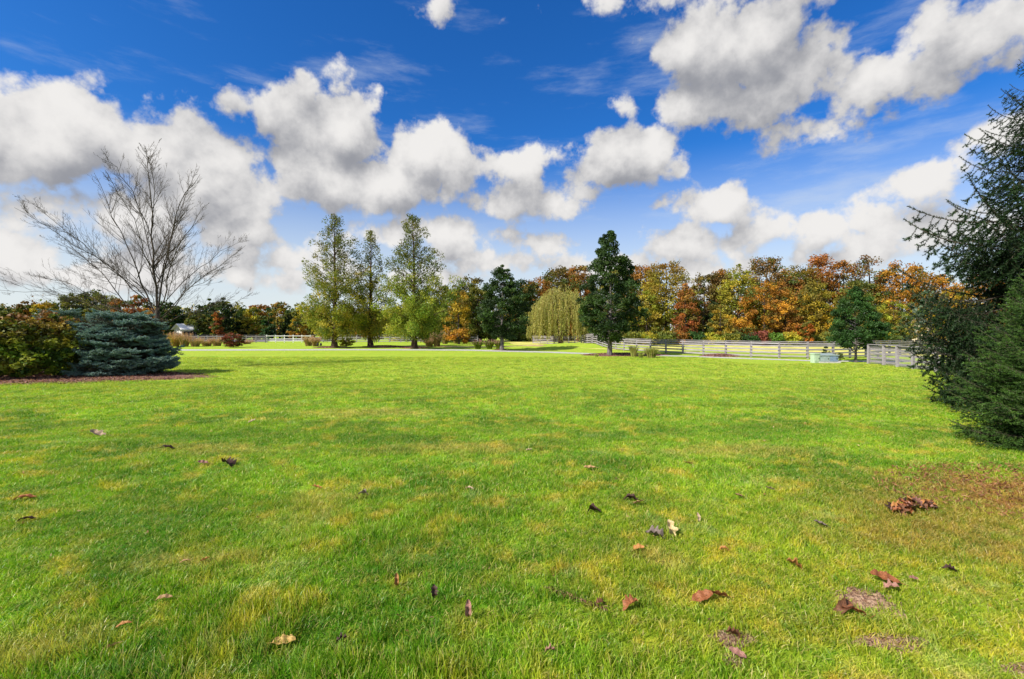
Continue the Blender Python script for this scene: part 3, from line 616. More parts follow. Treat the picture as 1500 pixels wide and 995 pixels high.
NSP = [(.016, .038, .011), (.022, .052, .014), (.012, .028, .010)]; YSP = [(.045, .10, .016), (.070, .145, .022), (.028, .066, .013)]
bn = [bough('bough', 60+i, 2.2, NSP, .16+.04*i, .95, .050, .0165, .16, dens=190, tipup=.60, step=.115, side=.36, sublen=.55, ss_=.12) for i in range(4)]
by = [bough('bough', 70+i, 1.6, YSP, .12, .25, .030, .0105, .14, dens=230, tipup=.40, step=.065, side=.44, sublen=.45) for i in range(4)]
def spruce(label, x, y, H, prof, n, M, L0, tr, seed, zlow=.12, pitch=(-.35, .55)):
    rng = random.Random(seed); t_ = thing('spruce_tree', label, 'tree', (x, y, 0)); tb = MB(); tube(tb, [(0, 0, -.1), (0, 0, H*.3), (.03, 0, H*.7), (0, 0, H)], [tr*1.2, tr*.8, tr*.4, .015], 10); tb.build('trunk', 'bark_brown', t_, True)
    for i in range(n):
        u = (i+rng.random()*.6)/n; u = u**1.12; z = zlow+u*(H-zlow-.1); R = prof(z/H)*(rng.uniform(.84, 1.08) if H < 5 or z < 3 else rng.uniform(.55, 1.12)); az = i*2.39996+rng.uniform(-.3, .3)
        p = pitch[0]+(pitch[1]-pitch[0])*(z/H)+rng.uniform(-.10, .10); place_bough(t_, M[rng.randrange(len(M))], i, (0, 0, z), az, p, R/L0, rng.uniform(-.25, .25))
        if R > 1.2 and z < 4.0: place_bough(t_, M[rng.randrange(len(M))], i, (R*.33*cos(az+.3), R*.33*sin(az+.3), z+rng.uniform(-.15, .2)), az+rng.uniform(-.7, .7), p-.08, R*.62/L0, rng.uniform(-.4, .4))
spruce('tall dark spruce rising past the top of the fence at the right edge', 13.1, 10.9, 9.6, lambda t: float(np.interp(t, [0, .1, .25, .42, .50, .62, .75, .88, 1], [2.2, 2.75, 2.85, 3.0, 2.55, 2.0, 1.4, .8, .15])), 190, bn, 2.2, .2, 1, .15, (-.15, .34))
spruce('short bushy bright green spruce at the right edge in front of the tall one', 9.3, 7.35, 3.25, lambda t: 1.85*min(1, .8+t)*max(.08, 1-t)**.5, 190, by, 1.6, .09, 2, .10, (-.08, .75))
# ---- blue spruce mound and its dwarf neighbour
BSP = [(.17, .28, .25), (.25, .37, .33), (.11, .20, .19)]
bb_ = [bough('bough', 80+i, 1.0, BSP, .04, .06, .042, .017, .14, side=.62, dens=230, step=.055, sublen=.45, tipup=.30) for i in range(4)]
inner = [bough('bough', 90+i, 1.0, [(.05, .045, .03), (.035, .05, .04)], .05, .1, .040, .014, .4, side=.6, dens=110, step=.06, sublen=.45) for i in range(2)]
def mound(label, x, y, H, R, n, seed, sc=1.0, parts=bb_):
    rng = random.Random(seed); t_ = thing('blue_spruce_shrub', label, 'shrub', (x, y, .1)); tb = MB(); tube(tb, [(0, 0, -.2), (.1, 0, H*.3), (0, 0, H*.75)], [.14, .1, .03], 8)
    for i in range(n):
        tier = int(i*9/n); t = (tier+rng.uniform(-.2, .2)+.4)/9; t = min(max(t, .02), .99); z = t*H*.98; az = i*2.39996+rng.uniform(-.4, .4)
        Rz = R*math.sqrt(max(.02, 1-((t-.30)/.74)**2))*(1+.12*sin(2*az+tier)+.08*sin(5*az+tier*2)); r0 = max(0, Rz-.95*sc*rng.uniform(.8, 1.25))
        if rng.random() < .25: r0 *= rng.uniform(.3, .9)
        loc = (r0*cos(az), r0*sin(az)*.8, z); place_bough(t_, parts[rng.randrange(len(parts))], i, loc, az+rng.uniform(-.4, .4), rng.uniform(-.10, .22), sc*rng.uniform(.6, 1.1), rng.uniform(-.15, .15))
        if i % 4 == 0: tube(tb, [(0, 0, z*.5), (loc[0]*.6, loc[1]*.6, z*.8), loc], [.04, .03, .015], 4)
    for i in range(int(n*.35)):
        az = rng.uniform(0, 6.28); z = H*rng.uniform(.05, .78); place_bough(t_, inner[i % 2], i, (.15*R*cos(az), .15*R*sin(az), z), az, rng.uniform(-.2, .3), R*rng.uniform(.45, .68)/1.0, rng.uniform(-.5, .5))
    tb.build('trunk', 'bark_brown', t_, True)
mound('wide blue-green spruce shrub in layered shelves on the mulch bed', wx(180, 20.2), 20.2, 2.7, 2.08, 290, 3)
mound('small blue spruce peeping up between the big blue shrub and reddish bush', wx(88, 22.5), 22.5, 3.0, .85, 90, 4, .8)
# ------------------------------------------------------------------ bushes
def bush(name, label, cat, x, y, H, R, P, nc, nl, ls, cr, seed, top=None, group=None, asp=.6, up=.5, z0=.12, fill=.25, kind='wide'):
    return tree(name, label, cat, x, y, H, R, z0, kind, P, nc, nl, ls, cr, .05, seed, 'bark_brown', group, limbs=24, fill=fill, top=top, up=up, asp=asp, rise=.9, crown='foliage')
bush('viburnum_bush', 'large green and yellow bush with a reddish top at the left edge', 'bush', wx(38, 18.9), 18.9, 2.75, 2.2, [(.08, .15, .02), (.18, .25, .03), (.05, .10, .018), (.24, .26, .04)], 420, 46, .15, .26, 21, top=[(.20, .07, .035), (.11, .12, .025), (.22, .10, .04)], up=1.3, asp=.75, fill=.45)
bush('viburnum_bush', 'brownish red bush half out of the picture behind the green bush', 'bush', wx(-30, 22), 22, 3.1, 2.0, [(.12, .08, .03), (.16, .09, .035), (.07, .10, .02)], 200, 42, .16, .30, 22, fill=.4)
def grass_clump(name, label, x, y, H, R, cols, n, seed, plume=None, group=None, spread=.5, wid=.014, pf=.16):
    rng = np.random.default_rng(seed); t_ = thing(name, label, 'ornamental grass', (x, y, gz(x, y)), 0, group); mb = MB(); pm = MB()
    for i in range(n):
        a = rng.uniform(0, 2*pi); r0 = R*.45*math.sqrt(rng.uniform()); L = H*rng.uniform(.65, 1.08); o = R*rng.uniform(.2, 1)-r0*.3; b = rng.uniform(0, pi); c = pal(rng, cols, 1, .2)[0]
        s_ = np.array([0, .4, .75, 1.0]); rad = r0+o*s_**1.9; zz = L*(s_-.22*spread*s_**3); w = wid*np.array([1, 1, .7, .1])
        Pm = np.stack([rad*cos(a), rad*sin(a), zz], 1); sd2 = np.array([cos(b), sin(b), 0]); V = np.stack([Pm-sd2*w[:, None], Pm+sd2*w[:, None]], 1).reshape(-1, 3)
        mb.add(V, np.array([(0, 1, 3, 2), (2, 3, 5, 4), (4, 5, 7, 6)]), c)
        if plume and rng.uniform() < pf:
            k = 10; P_ = Pm[-1]+np.stack([rng.normal(size=k)*.03, rng.normal(size=k)*.03, np.linspace(-.12, .2, k)], 1); leaves(pm, rng, P_, .09, pal(rng, plume, k), .5, .1)
    mb.build('blades', 'foliage', t_)
    if plume: pm.build('plumes', 'foliage', t_)
TANG = [(.24, .28, .05), (.34, .33, .09), (.16, .22, .04), (.42, .36, .14)]
x, y = gp(928, 523); grass_clump('ornamental_grass', 'narrow spiky grass clump on mulch right of the tall dark tree', x, y, .95, .4, TANG, 260, 31)
x, y = gp(939, 524.5); grass_clump('ornamental_grass', 'tiny low grass tuft between the two larger spiky clumps', x, y, .42, .28, TANG, 120, 32)
x, y = gp(954, 524.5); grass_clump('ornamental_grass', 'widest spiky grass clump at the right end of the mulch bed', x, y, .88, .60, TANG, 420, 33)
x, y = gp(874, 523); grass_clump('ornamental_grass', 'short sparse grass sprig left of the tall dark tree trunk', x, y, .25, .2, TANG, 60, 34)
DKG = [(.17, .22, .025), (.24, .28, .035), (.10, .15, .02)]
for px, lab, sd2 in ((700, 'leftmost of the three round green grass mounds near the drive', 35), (717, 'middle of the three round green grass mounds near the drive', 36), (731, 'right grass mound, half behind the rounded tree trunk', 37)):
    x, y = gp(px, 511.5); grass_clump('ornamental_grass', lab, x, y, 1.05, .62, DKG, 900, sd2, plume=[(.45, .27, .24), (.36, .20, .18)], group='round grass mounds by the drive', spread=1.0, pf=.035)
for px, py, hh, lab, sd2 in ((640, 508, 1.7, 'tall tan reeds right of the dawn redwood skirt', 38), (652, 504, 2.0, 'tallest straw coloured reeds before the far fence', 39), (668, 503, 1.8, 'brownish reeds beside the yellow tree', 40), (629, 508, 1.0, 'low rusty reeds under the redwood boughs', 41)):
    x, y = gp(px, py); grass_clump('reed_clump', lab, x, y, hh, .8, [(.42, .32, .16), (.34, .26, .12), (.26, .24, .08)], 420, sd2, plume=PNK, group='tan reeds')
PKG = [(.42, .26, .16), (.48, .33, .2), (.30, .22, .10), (.25, .26, .07)]
for px, py, hh, rr_, lab, sd2 in ((452, 507, 1.25, .8, 'pinkish tan grass clump left of the dark garden stake', 42), (462, 507.5, 1.1, .7, 'pinkish grass just right of another pink clump, below redwood boughs', 43), (256, 508, 1.8, 1.0, 'orange-yellow shrubby grass next to the blue spruce shrub', 44), (270, 508, 1.6, .9, 'rosy plumed grass second from the blue spruce shrub', 45), (286, 508, 1.1, .9, 'faded pink grass in front of the dark fence', 46), (303, 507, .8, 1.0, 'low tan grass in front of the dark fence', 47), (318, 507, 1.0, .9, 'pale seedy grass left of the red bush', 48), (362, 504, .5, .9, 'short straw grass right of the red bush', 49)):
    x, y = gp(px, py); grass_clump('ornamental_grass', lab, x, y, hh, rr_, PKG if px != 256 else [(.5, .33, .08), (.38, .2, .08), (.3, .3, .06)], 420, sd2, plume=PNK, group='dry grasses along the far fence')
x, y = gp(342, 509); bush('burning_bush', 'dark red bush with green base in front of the far fence', 'bush', x, y, 1.65, 1.25, [(.16, .045, .03), (.22, .06, .035), (.10, .09, .03)], 110, 46, .14, .26, 50)
x, y = gp(508, 508.5); bush('small_bush', 'light green bush beside the left redwood trunk', 'bush', x, y, 1.0, .9, YGR, 50, 40, .13, .22, 51)
x, y = gp(1227, 531.5); bush('small_bush', 'small leafy weed shrub against the right end of the cabinet', 'bush', x, y, .62, .3, [(.07, .10, .03), (.12, .15, .05)], 40, 26, .055, .10, 52, kind='oval')
x, y = gp(1219, 529); tree('spruce_sapling', 'tiny dark conifer seedling poking up behind the cabinet', 'tree', x, y+.6, 1.12, .26, .25, 'cone', DGR, 40, 26, .07, .10, .02, 53, limbs=10)
# ------------------------------------------------------------------ background woods
names = {}
def bt(px, ytop, hw, D, P, label, kind='oval', top=None, low=None, bushy=.3, air=1.0, name='woodland_tree', seed=None):
    H = H_of(ytop, D); R = hw*1.15/F*D; P = [tuple(v*.86 for v in q) for q in P]*3+([(.17, .16, .03), (.22, .17, .03), (.14, .11, .025), (.08, .11, .022)] if px > 450 else [(.09, .12, .025), (.06, .10, .02), (.15, .15, .03), (.12, .13, .025), (.07, .10, .02)]); seed = int(px*7+ytop)+2000 if seed is None else seed; far = D > 95
    nc = int(max(60, min(300, H*R*(6.0 if not far else 3.0)))*air); ls = .0043*D if not far else .0052*D; nl = int(50 if not far else 34)
    tree(name, label, 'tree', wx(px, D), D, H, R, bushy, kind, P, nc, nl, ls, .082*H if not far else .11*H, .02*H, seed, 'bark_dark', 'woods behind the fences', limbs=26 if air >= 1 else 40, fill=.25, top=top, low=low)
R_ = 'right woods'
TR = [
 (655, 418, 34, 76, OLI, 'olive tree behind the right skirt of the last redwood', {}),
 (688, 404, 24, 84, [(.08, .07, .03), (.12, .10, .03)], 'brownish thin-leaved tree left of the rounded dark tree', dict(air=.6)),
 (672, 426, 17, 66, GLD, 'bright yellow tree just left of the rounded dark tree', dict(low=ORG)),
 (700, 420, 26, 80, OLI, 'dull green tree directly behind the rounded dark tree', {}),
 (622, 436, 30, 84, OLI, 'olive tree behind the last redwood trunk', {}),
 (762, 409, 22, 80, GRN, 'green tree between the rounded dark tree and the willow', {}),
 (788, 405, 24, 84, RUS, 'rusty tree rising left behind the willow', {}),
 (818, 392, 26, 86, [(.14, .11, .025), (.19, .12, .025)], 'olive brown tree rising above the willow', {}),
 (850, 388, 24, 84, RUS, 'rust coloured tree between willow and tall dark tree', {}),
 (905, 392, 30, 80, OLI, 'olive tree hidden mostly by the tall dark tree', {}),
 (940, 388, 24, 78, [(.20, .12, .025), (.28, .14, .025), (.12, .12, .02)], 'brown-olive tree right behind the tall dark tree', dict(top=RUS)),
 (947, 425, 22, 66, YGR, 'yellow-green low tree right of the tall dark tree', dict(low=OLI)),
 (976, 383, 32, 68, YGR, 'big yellow-green tree with rusty top before the notch in the treeline', dict(top=[(.24, .13, .025), (.20, .16, .025)])),
 (1004, 412, 13, 64, RED, 'narrow brick-red tree at the notch in the treeline', dict(top=RUS, kind='column')),
 (1032, 400, 24, 74, [(.17, .11, .03), (.12, .10, .025), (.22, .11, .025)], 'brown-olive tree just right of the notch', {}),
 (1030, 440, 25, 66, [(.05, .09, .02), (.035, .07, .02), (.09, .13, .02)], 'deep green low tree right of the notch', {}),
 (1057, 393, 18, 77, RUS, 'rusty brown tree left of the tall yellow-green one', {}),
 (1055, 452, 15, 62, GLD, 'golden low branches left of the orange trees', {}),
 (1083, 380, 23, 68, YGR, 'tall yellow-green tree left of the broad orange tree', dict(kind='column')),
 (1122, 376, 28, 76, [(.22, .12, .03), (.15, .10, .03), (.28, .14, .03)], 'tall brown-topped tree behind the broad orange tree', dict(air=.9)),
 (1120, 412, 34, 64, ORG, 'broad orange tree in the middle of the autumn wood', {}),
 (1152, 396, 22, 74, RUS, 'russet tree right of the broad orange tree', {}),
 (1150, 440, 20, 63, RUS, 'low rusty tree beneath the russet crown', dict(low=RED)),
 (1172, 388, 22, 76, [(.20, .17, .025), (.26, .17, .025)], 'olive-gold tree behind the yellow one', {}),
 (1200, 372, 21, 78, RUS, 'tallest rust-red crown above the golden tree', dict(top=[(.34, .12, .025)])),
 (1192, 404, 23, 65, [(.36, .28, .028), (.28, .25, .03), (.42, .28, .025)], 'tall golden yellow tree left of the small green lawn tree', dict(kind='column', low=GLD)),
 (1180, 470, 11, 60, [(.50, .20, .03), (.42, .14, .03)], 'low fiery red-orange sapling at the foot of the golden tree', {}),
 (1236, 381, 17, 78, RUS, 'thin russet tree left behind the small green lawn tree', dict(air=.8)),
 (1272, 374, 20, 76, [(.24, .12, .04), (.17, .11, .04)], 'airy brown tree with sky showing behind the small green tree', dict(air=.55)),
 (1255, 410, 24, 74, OLI, 'olive tree behind the small green lawn tree', {}),
 (1322, 384, 32, 72, ORG, 'rounded orange tree in the gap before the tall spruce', dict(low=YGR)),
 (1366, 398, 26, 74, ORG, 'orange tree right behind the tall spruce bough tips', {}),
 (1310, 440, 26, 58, YGR, 'yellow-green low tree beneath the rounded orange one', {}),
 (1333, 462, 16, 52, [(.10, .15, .04), (.14, .18, .05)], 'small green tree left of the beige house', {}),
 (1364, 424, 18, 54, BLU, 'pale grey-green tree above the beige house', {}),
 (1398, 425, 22, 60, GLD, 'golden tree seen through the spruce boughs', {}),
 (1375, 470, 17, 50, YGR, 'yellow-green shrubby tree right of the beige house', dict(low=ORG)),
 (1435, 402, 34, 68, ORG, 'orange tree hidden behind the big spruce', {}),
 (1490, 410, 34, 66, RUS, 'rust tree hidden behind the big spruce at the frame edge', {}),
 (1560, 400, 40, 64, OLI, 'olive tree beyond the right frame edge', {}),
 (1640, 395, 44, 64, ORG, 'orange tree beyond the right frame edge', {}),
 # left half
 (592, 446, 26, 104, OLI, 'olive tree behind the gap between middle and last redwood', {}),
 (556, 450, 22, 100, YGR, 'yellow-green tree behind the slim redwood', {}),
 (524, 452, 19, 98, ORG, 'orange tree between the first and middle redwoods', {}),
 (470, 447, 24, 104, OLI, 'olive tree behind the first redwood', {}),
 (443, 444, 20, 108, YGR, 'yellow-olive tree just left of the first redwood', {}),
 (436, 466, 11, 92, GLD, 'small golden tree by the white gate', dict(low=ORG)),
 (421, 452, 9, 96, DGR, 'dark conifer just above the white gate', dict(kind='cone', name='conifer_tree')),
 (410, 442, 17, 110, [(.28, .22, .03), (.34, .2, .03)], 'gold-brown tree behind two dark conifers', {}),
 (393, 448, 9, 94, [(.03, .09, .025), (.04, .12, .03)], 'fresh green conifer left of the white gate', dict(kind='cone', name='conifer_tree')),
 (372, 450, 13, 96, YGR, 'lemon yellow-green tree left of the fresh green conifer', {}),
 (378, 442, 16, 114, RUS, 'faded russet tree on the far skyline', {}),
 (358, 448, 8, 96, DGR, 'slim dark tree between two yellow trees', dict(kind='column', name='conifer_tree')),
 (342, 441, 14, 98, YGR, 'tall yellow tree above the dark red bush', dict(low=GLD)),
 (327, 435, 12, 92, DGR, 'dark evergreen right of the pair on the left skyline', dict(kind='column', name='conifer_tree')),
 (306, 436, 13, 94, GRN, 'dark evergreen left of the pair on the left skyline', dict(kind='column', name='conifer_tree')),
 (318, 458, 6, 86, RED, 'small scarlet crown in front of the evergreen pair', {}),
 (288, 458, 14, 90, OLI, 'olive tree left of the evergreen pair', dict(low=GRN)),
 (268, 450, 17, 96, OLI, 'olive tree right of the leafless tree trunk', {}),
 (246, 442, 18, 92, GRN, 'dark green tree behind the leafless tree', {}),
 (222, 452, 14, 82, ORG, 'orange tree left of the leafless tree trunk', {}),
 (203, 432, 15, 84, RED, 'dark red tree above the blue spruce shrub', {}),
 (176, 438, 16, 86, RUS, 'russet tree above the blue spruce shrub', {}),
 (155, 430, 20, 92, OLI, 'olive tree above the blue spruce shrub', {}),
 (136, 424, 14, 96, GRN, 'tallest dark green treetop at the left', {}),
 (108, 430, 22, 94, OLI, 'green-olive tree above the small blue spruce', {}),
 (66, 441, 16, 80, GLD, 'yellow-orange tree above the reddish bush top', dict(low=OLI)),
 (40, 440, 16, 86, RUS, 'brown tree second from the left frame edge', {}),
 (14, 448, 18, 84, OLI, 'olive tree at the left frame edge', {}),
 (-25, 440, 26, 84, OLI, 'olive tree past the left frame edge', {}),
 (-90, 430, 34, 84, RUS, 'rust tree past the left frame edge', {}),
]
for px, yt, hw, D, P, lab, kw in TR: bt(px, yt, hw, D, P, lab, **kw)
US = [(915, 486, 22, OLI, 'olive thicket bush just right of the tall dark tree trunk'), (945, 488, 18, YGR, 'yellow-green thicket bush behind the spiky grass clumps'), (972, 487, 18, OLI, 'olive thicket bush under the big yellow-green tree'), (996, 486, 14, RUS, 'rusty thicket bush under the brick-red tree'), (1016, 487, 14, GRN, 'dark green thicket bush under the notch'),
 (1040, 489, 16, YGR, 'yellow-green thicket bush under the deep green tree'), (1068, 486, 18, OLI, 'olive thicket bush under the golden branches'), (1095, 489, 15, GRN, 'bright green thicket bush left under the broad orange tree'), (1112, 485, 12, [(.22, .06, .05), (.28, .09, .06)], 'dull red thicket bush under the broad orange tree'), (1132, 489, 14, [(.10, .2, .03), (.14, .24, .03)], 'fresh green thicket bush right under the broad orange tree'),
 (1158, 488, 15, YGR, 'yellow-green thicket bush left of the golden tree foot'), (1210, 487, 14, OLI, 'olive thicket bush right of the golden tree foot'), (1232, 486, 14, GRN, 'green thicket bush left of the small lawn tree'), (1280, 484, 22, GRN, 'green thicket bush right of the small lawn tree'), (1312, 486, 16, OLI, 'olive thicket bush above the fence corner'), (890, 486, 16, GRN, 'green thicket bush behind the tall dark tree trunk'),
 (865, 487, 14, OLI, 'olive thicket bush between willow and tall dark tree'), (770, 478, 13, GRN, 'green thicket bush right of the rounded dark tree'), (752, 482, 12, DGR, 'dark thicket bush behind the rounded tree trunk'), (610, 478, 22, OLI, 'olive thicket bush behind the last redwood'), (580, 482, 18, YGR, 'yellowish thicket bush right of the slim redwood'), (500, 480, 20, OLI, 'olive thicket bush behind the first redwood'), (690, 484, 14, GRN, 'grey-green thicket bush by the orange tuft'), (683, 487, 6, ORG, 'small orange bush above the far fence end')]
for px, yt, hw, P, lab in US:
    D = 61 if px > 800 else 82; bush('thicket_bush', lab, 'bush', wx(px, D), D, H_of(yt, D), hw/F*D, P, 60, 36, .27, .55, int(px), group='thicket along the woods edge')
# distant wood closing the view
def far_wood():
    rng = np.random.default_rng(90); mb = MB(); k = 2200; a = rng.uniform(-1.25, 1.25, k); D = rng.uniform(150, 215, k); X = np.tan(np.clip(a, -1.15, 1.15))*D*.9
    hx = 7.0+2.2*np.sin(X*.035+1)+1.5*np.sin(X*.11)+(D-150)*.05; Zc = rng.uniform(0, 1, k)**.7*hx
    m = 34; own = np.repeat(np.arange(k), m); base = pal(rng, OLI+GRN+RUS+YGR+OLI, k, .2); P_ = np.stack([X, D, Zc], 1)[own]+rng.normal(size=(k*m, 3))*np.array([2.3, 2.3, 1.4]); P_[:, 2] = np.abs(P_[:, 2])
    leaves(mb, rng, P_, 1.0, base[own]*rng.uniform(.75, 1.25, (k*m, 1)), .6, .4); o = mb.build('distant_woods', 'foliage'); tag(o, 'low olive and brown wood closing the far horizon behind all trees', 'woods', kind='stuff')
far_wood()
# ------------------------------------------------------------------ fences
def board_mesh(name, m, sec):
    mb = MB(); box(mb, (.5, 0, 0), (1, sec[0], sec[1]), bev=min(sec)*.12); return mb.mesh(name, m)
def fence(label, posts, Hf, zs, material, cap=True, post_s=.12, rail_s=.13, cat='fence', pickets=None, name='board_fence', seed=0):
    rng = random.Random(seed); x0, y0 = posts[0]; t_ = thing(name, label, cat, (x0, y0, gz(x0, y0)))
    pm = MB(); s_ = post_s/2; c = .02
    V = [(-s_, -s_, -.2), (s_, -s_, -.2), (s_, s_, -.2), (-s_, s_, -.2), (-s_, -s_, 1), (s_, -s_, 1), (s_, s_, 1), (-s_, s_, 1), (-s_*.6, -s_*.6, 1.03), (s_*.6, -s_*.6, 1.03), (s_*.6, s_*.6, 1.03), (-s_*.6, s_*.6, 1.03)]
    pm.add(V, np.array([(0, 1, 5, 4), (1, 2, 6, 5), (2, 3, 7, 6), (3, 0, 4, 7), (4, 5, 9, 8), (5, 6, 10, 9), (6, 7, 11, 10), (7, 4, 8, 11), (8, 9, 10, 11)])); pme = pm.mesh('post', material)
    rme = board_mesh('rail', material, (.035, rail_s)); cme = board_mesh('cap_rail', material, (.15, .035))
    for i, (x, y) in enumerate(posts):
        o = link('post', pme, t_); o.location = (x-x0, y-y0, gz(x, y)-gz(x0, y0)); o.scale = (1, 1, Hf*rng.uniform(.98, 1.02)); o.rotation_euler = (rng.uniform(-.015, .015), rng.uniform(-.015, .015), rng.uniform(-.1, .1))
        if i == len(posts)-1: break
        x2, y2 = posts[i+1]; L = math.hypot(x2-x, y2-y); az = math.atan2(y2-y, x2-x); dz = gz(x2, y2)-gz(x, y); nx, ny = sin(az)*(s_+.02), -cos(az)*(s_+.02)
        if y+0*x > 0 and ny > 0: nx, ny = -nx, -ny
        for z in zs:
            r = link('rail', rme, t_); r.location = (x-x0+nx, y-y0+ny, gz(x, y)-gz(x0, y0)+z+rng.uniform(-.012, .012)); r.scale = (L*.995, 1, rng.uniform(.92, 1.05)); r.rotation_euler = (0, -math.atan2(dz, L)+rng.uniform(-.006, .006), az)
        if cap:
            r = link('cap_rail', cme, t_); r.location = (x-x0, y-y0, gz(x, y)-gz(x0, y0)+Hf*1.03+.022+rng.uniform(0, .006)); r.scale = (L*.998, 1, 1); r.rotation_euler = (0, -math.atan2(dz, L), az)
    return t_
def along(pts, n):
    pts = np.array(pts, float); d = np.concatenate([[0], np.cumsum(np.linalg.norm(np.diff(pts, axis=0), axis=1))]); s_ = np.linspace(0, d[-1], n); return [(float(np.interp(q, d, pts[:, 0])), float(np.interp(q, d, pts[:, 1]))) for q in s_]
A = [(wx(245, 72), 72), (wx(389, 74), 74)]; fence('long dark weathered board fence at the far left behind pink grasses', along(A, 11), 1.15, (.18, .45, .72, .99), 'dark_weathered_wood', seed=1)
B = [(wx(391, 74.3), 74.3), (wx(455, 75), 75)]; fence('white painted board fence with gate frames left of the first redwood', along(B, 6), 1.2, (.25, .58, 1.08), 'white_paint_wood', cap=False, seed=2)
C3 = [(wx(457, 75.2), 75.2), (wx(700, 76), 76)]; fence('grey board fence running behind the three redwoods', along(C3, 16), 1.15, (.2, .52, .84), 'weathered_wood', seed=3)
pts = [(3.2, 69), (4.75, 66.5), (7.4, 61.5), (9.2, 56), (10.0, 50), (10.9, 45), (12.3, 42), (14.3, 38.2), (17, 34.6), (19.6, 32.3), (22.3, 32.0), (26, 33.5), (34, 38), (44, 43)]
fence('long curving grey board fence sweeping round from the willow to the right', along(pts, 38), 1.13, (.16, .40, .64, .88, 1.06), 'weathered_wood', seed=4, rail_s=.11)
def wire_mesh(par, posts, Hf):
    m = MB(); x0, y0 = posts[0]
    for (xa, ya), (xb, yb) in zip(posts[:-1], posts[1:]):
        L = math.hypot(xb-xa, yb-ya); a = np.array([xa-x0+.02, ya-y0, 0]); d = np.array([xb-xa, yb-ya, 0])
        for z in np.arange(.06, Hf, .075): tube(m, [a+[0, 0, z], a+d+[0, 0, z]], .0035, 3)
        for u in np.arange(0, 1, .075/L): tube(m, [a+d*u+[0, 0, .05], a+d*u+[0, 0, Hf-.02]], .0035, 3)
    m.build('wire_mesh', 'galvanised_wire', par)['kind'] = 'stuff'
E = [(21.3, 27.2), (21.15, 25.9), (20.9, 24.7), (20.6, 23.4), (20.4, 21.9), (20.1, 20.3), (19.8, 18.6), (19.5, 16.9)]
ft = fence('nearest weathered grey board fence ending behind the spruce', E, 1.10, (.16, .40, .64, .88, 1.04), 'weathered_wood', seed=5, rail_s=.12)
wire_mesh(ft, E[:5], 1.08)
# ------------------------------------------------------------------ utility boxes, stake, houses
def pedestal():
    x, y = gp(1194, 531.5); t_ = thing('utility_pedestal', 'slim pale green utility pedestal at the left of the grey cabinet', 'utility box', (x, y, 0), .1)
    m = MB(); box(m, (0, 0, .26), (.36, .34, .52)); m.build('body', 'pedestal_paint', t_); m = MB(); box(m, (0, 0, .555), (.41, .39, .07)); m.build('lid', 'pedestal_paint', t_)
    m = MB(); box(m, (0, -.18, .27), (.28, .015, .38)); m.build('door', 'pedestal_paint', t_); m = MB(); box(m, (.1, -.195, .28), (.03, .02, .06)); m.build('latch', 'dark_metal', t_)
pedestal()
def cabinet():
    x, y = gp(1212, 531.5); t_ = thing('transformer_cabinet', 'low wide grey-green transformer cabinet before the fence', 'utility box', (x, y+.1, 0), -.06)
    m = MB(); box(m, (0, 0, .03), (1.22, .82, .10)); m.build('pad', 'concrete', t_)
    m = MB(); V = [(-.52, -.32, .08), (.52, -.32, .08), (.52, .34, .08), (-.52, .34, .08), (-.52, -.32, .44), (.52, -.32, .44), (.52, .34, .52), (-.52, .34, .52)]
    m.add(V, np.array([(0, 1, 5, 4), (1, 2, 6, 5), (2, 3, 7, 6), (3, 0, 4, 7), (4, 5, 6, 7), (3, 2, 1, 0)])); m.build('body', 'cabinet_paint', t_)
    m = MB(); V = [(-.56, -.37, .445), (.56, -.37, .445), (.56, .37, .53), (-.56, .37, .53), (-.56, -.37, .48), (.56, -.37, .48), (.56, .37, .565), (-.56, .37, .565)]
    m.add(V, np.array([(0, 1, 5, 4), (1, 2, 6, 5), (2, 3, 7, 6), (3, 0, 4, 7), (4, 5, 6, 7), (3, 2, 1, 0)])); m.build('lid', 'cabinet_paint', t_)
    for sx_, mm in ((-.25, 'cabinet_paint'), (.26, 'blue_paint')):
        m = MB(); box(m, (sx_, -.33, .26), (.46, .018, .33)); d = m.build('door', mm, t_)
        m = MB(); box(m, (sx_+.16, -.348, .26), (.03, .02, .08)); m.build('handle', 'dark_metal', d)
cabinet()
x, y = gp(466, 510.5); t_ = thing('garden_stake', 'small dark two-headed garden stake left of the first redwood trunk', 'garden light', (x, y, 0))
m = MB(); tube(m, [(0, 0, 0), (0, 0, .3)], [.025, .02], 6); m.build('pole', 'dark_metal', t_)
for dx in (-.04, .30):
    m = MB(); tube(m, [(dx, 0, .30), (dx, 0, .34), (dx, 0, .52), (dx, 0, .62)], [.04, .13, .12, .02], 8); m.build('lamp_head', 'dark_metal', t_)
m = MB(); tube(m, [(0, 0, .26), (.15, 0, .27), (.30, 0, .32)], [.02, .02, .02], 5); m.build('arm', 'dark_metal', t_)
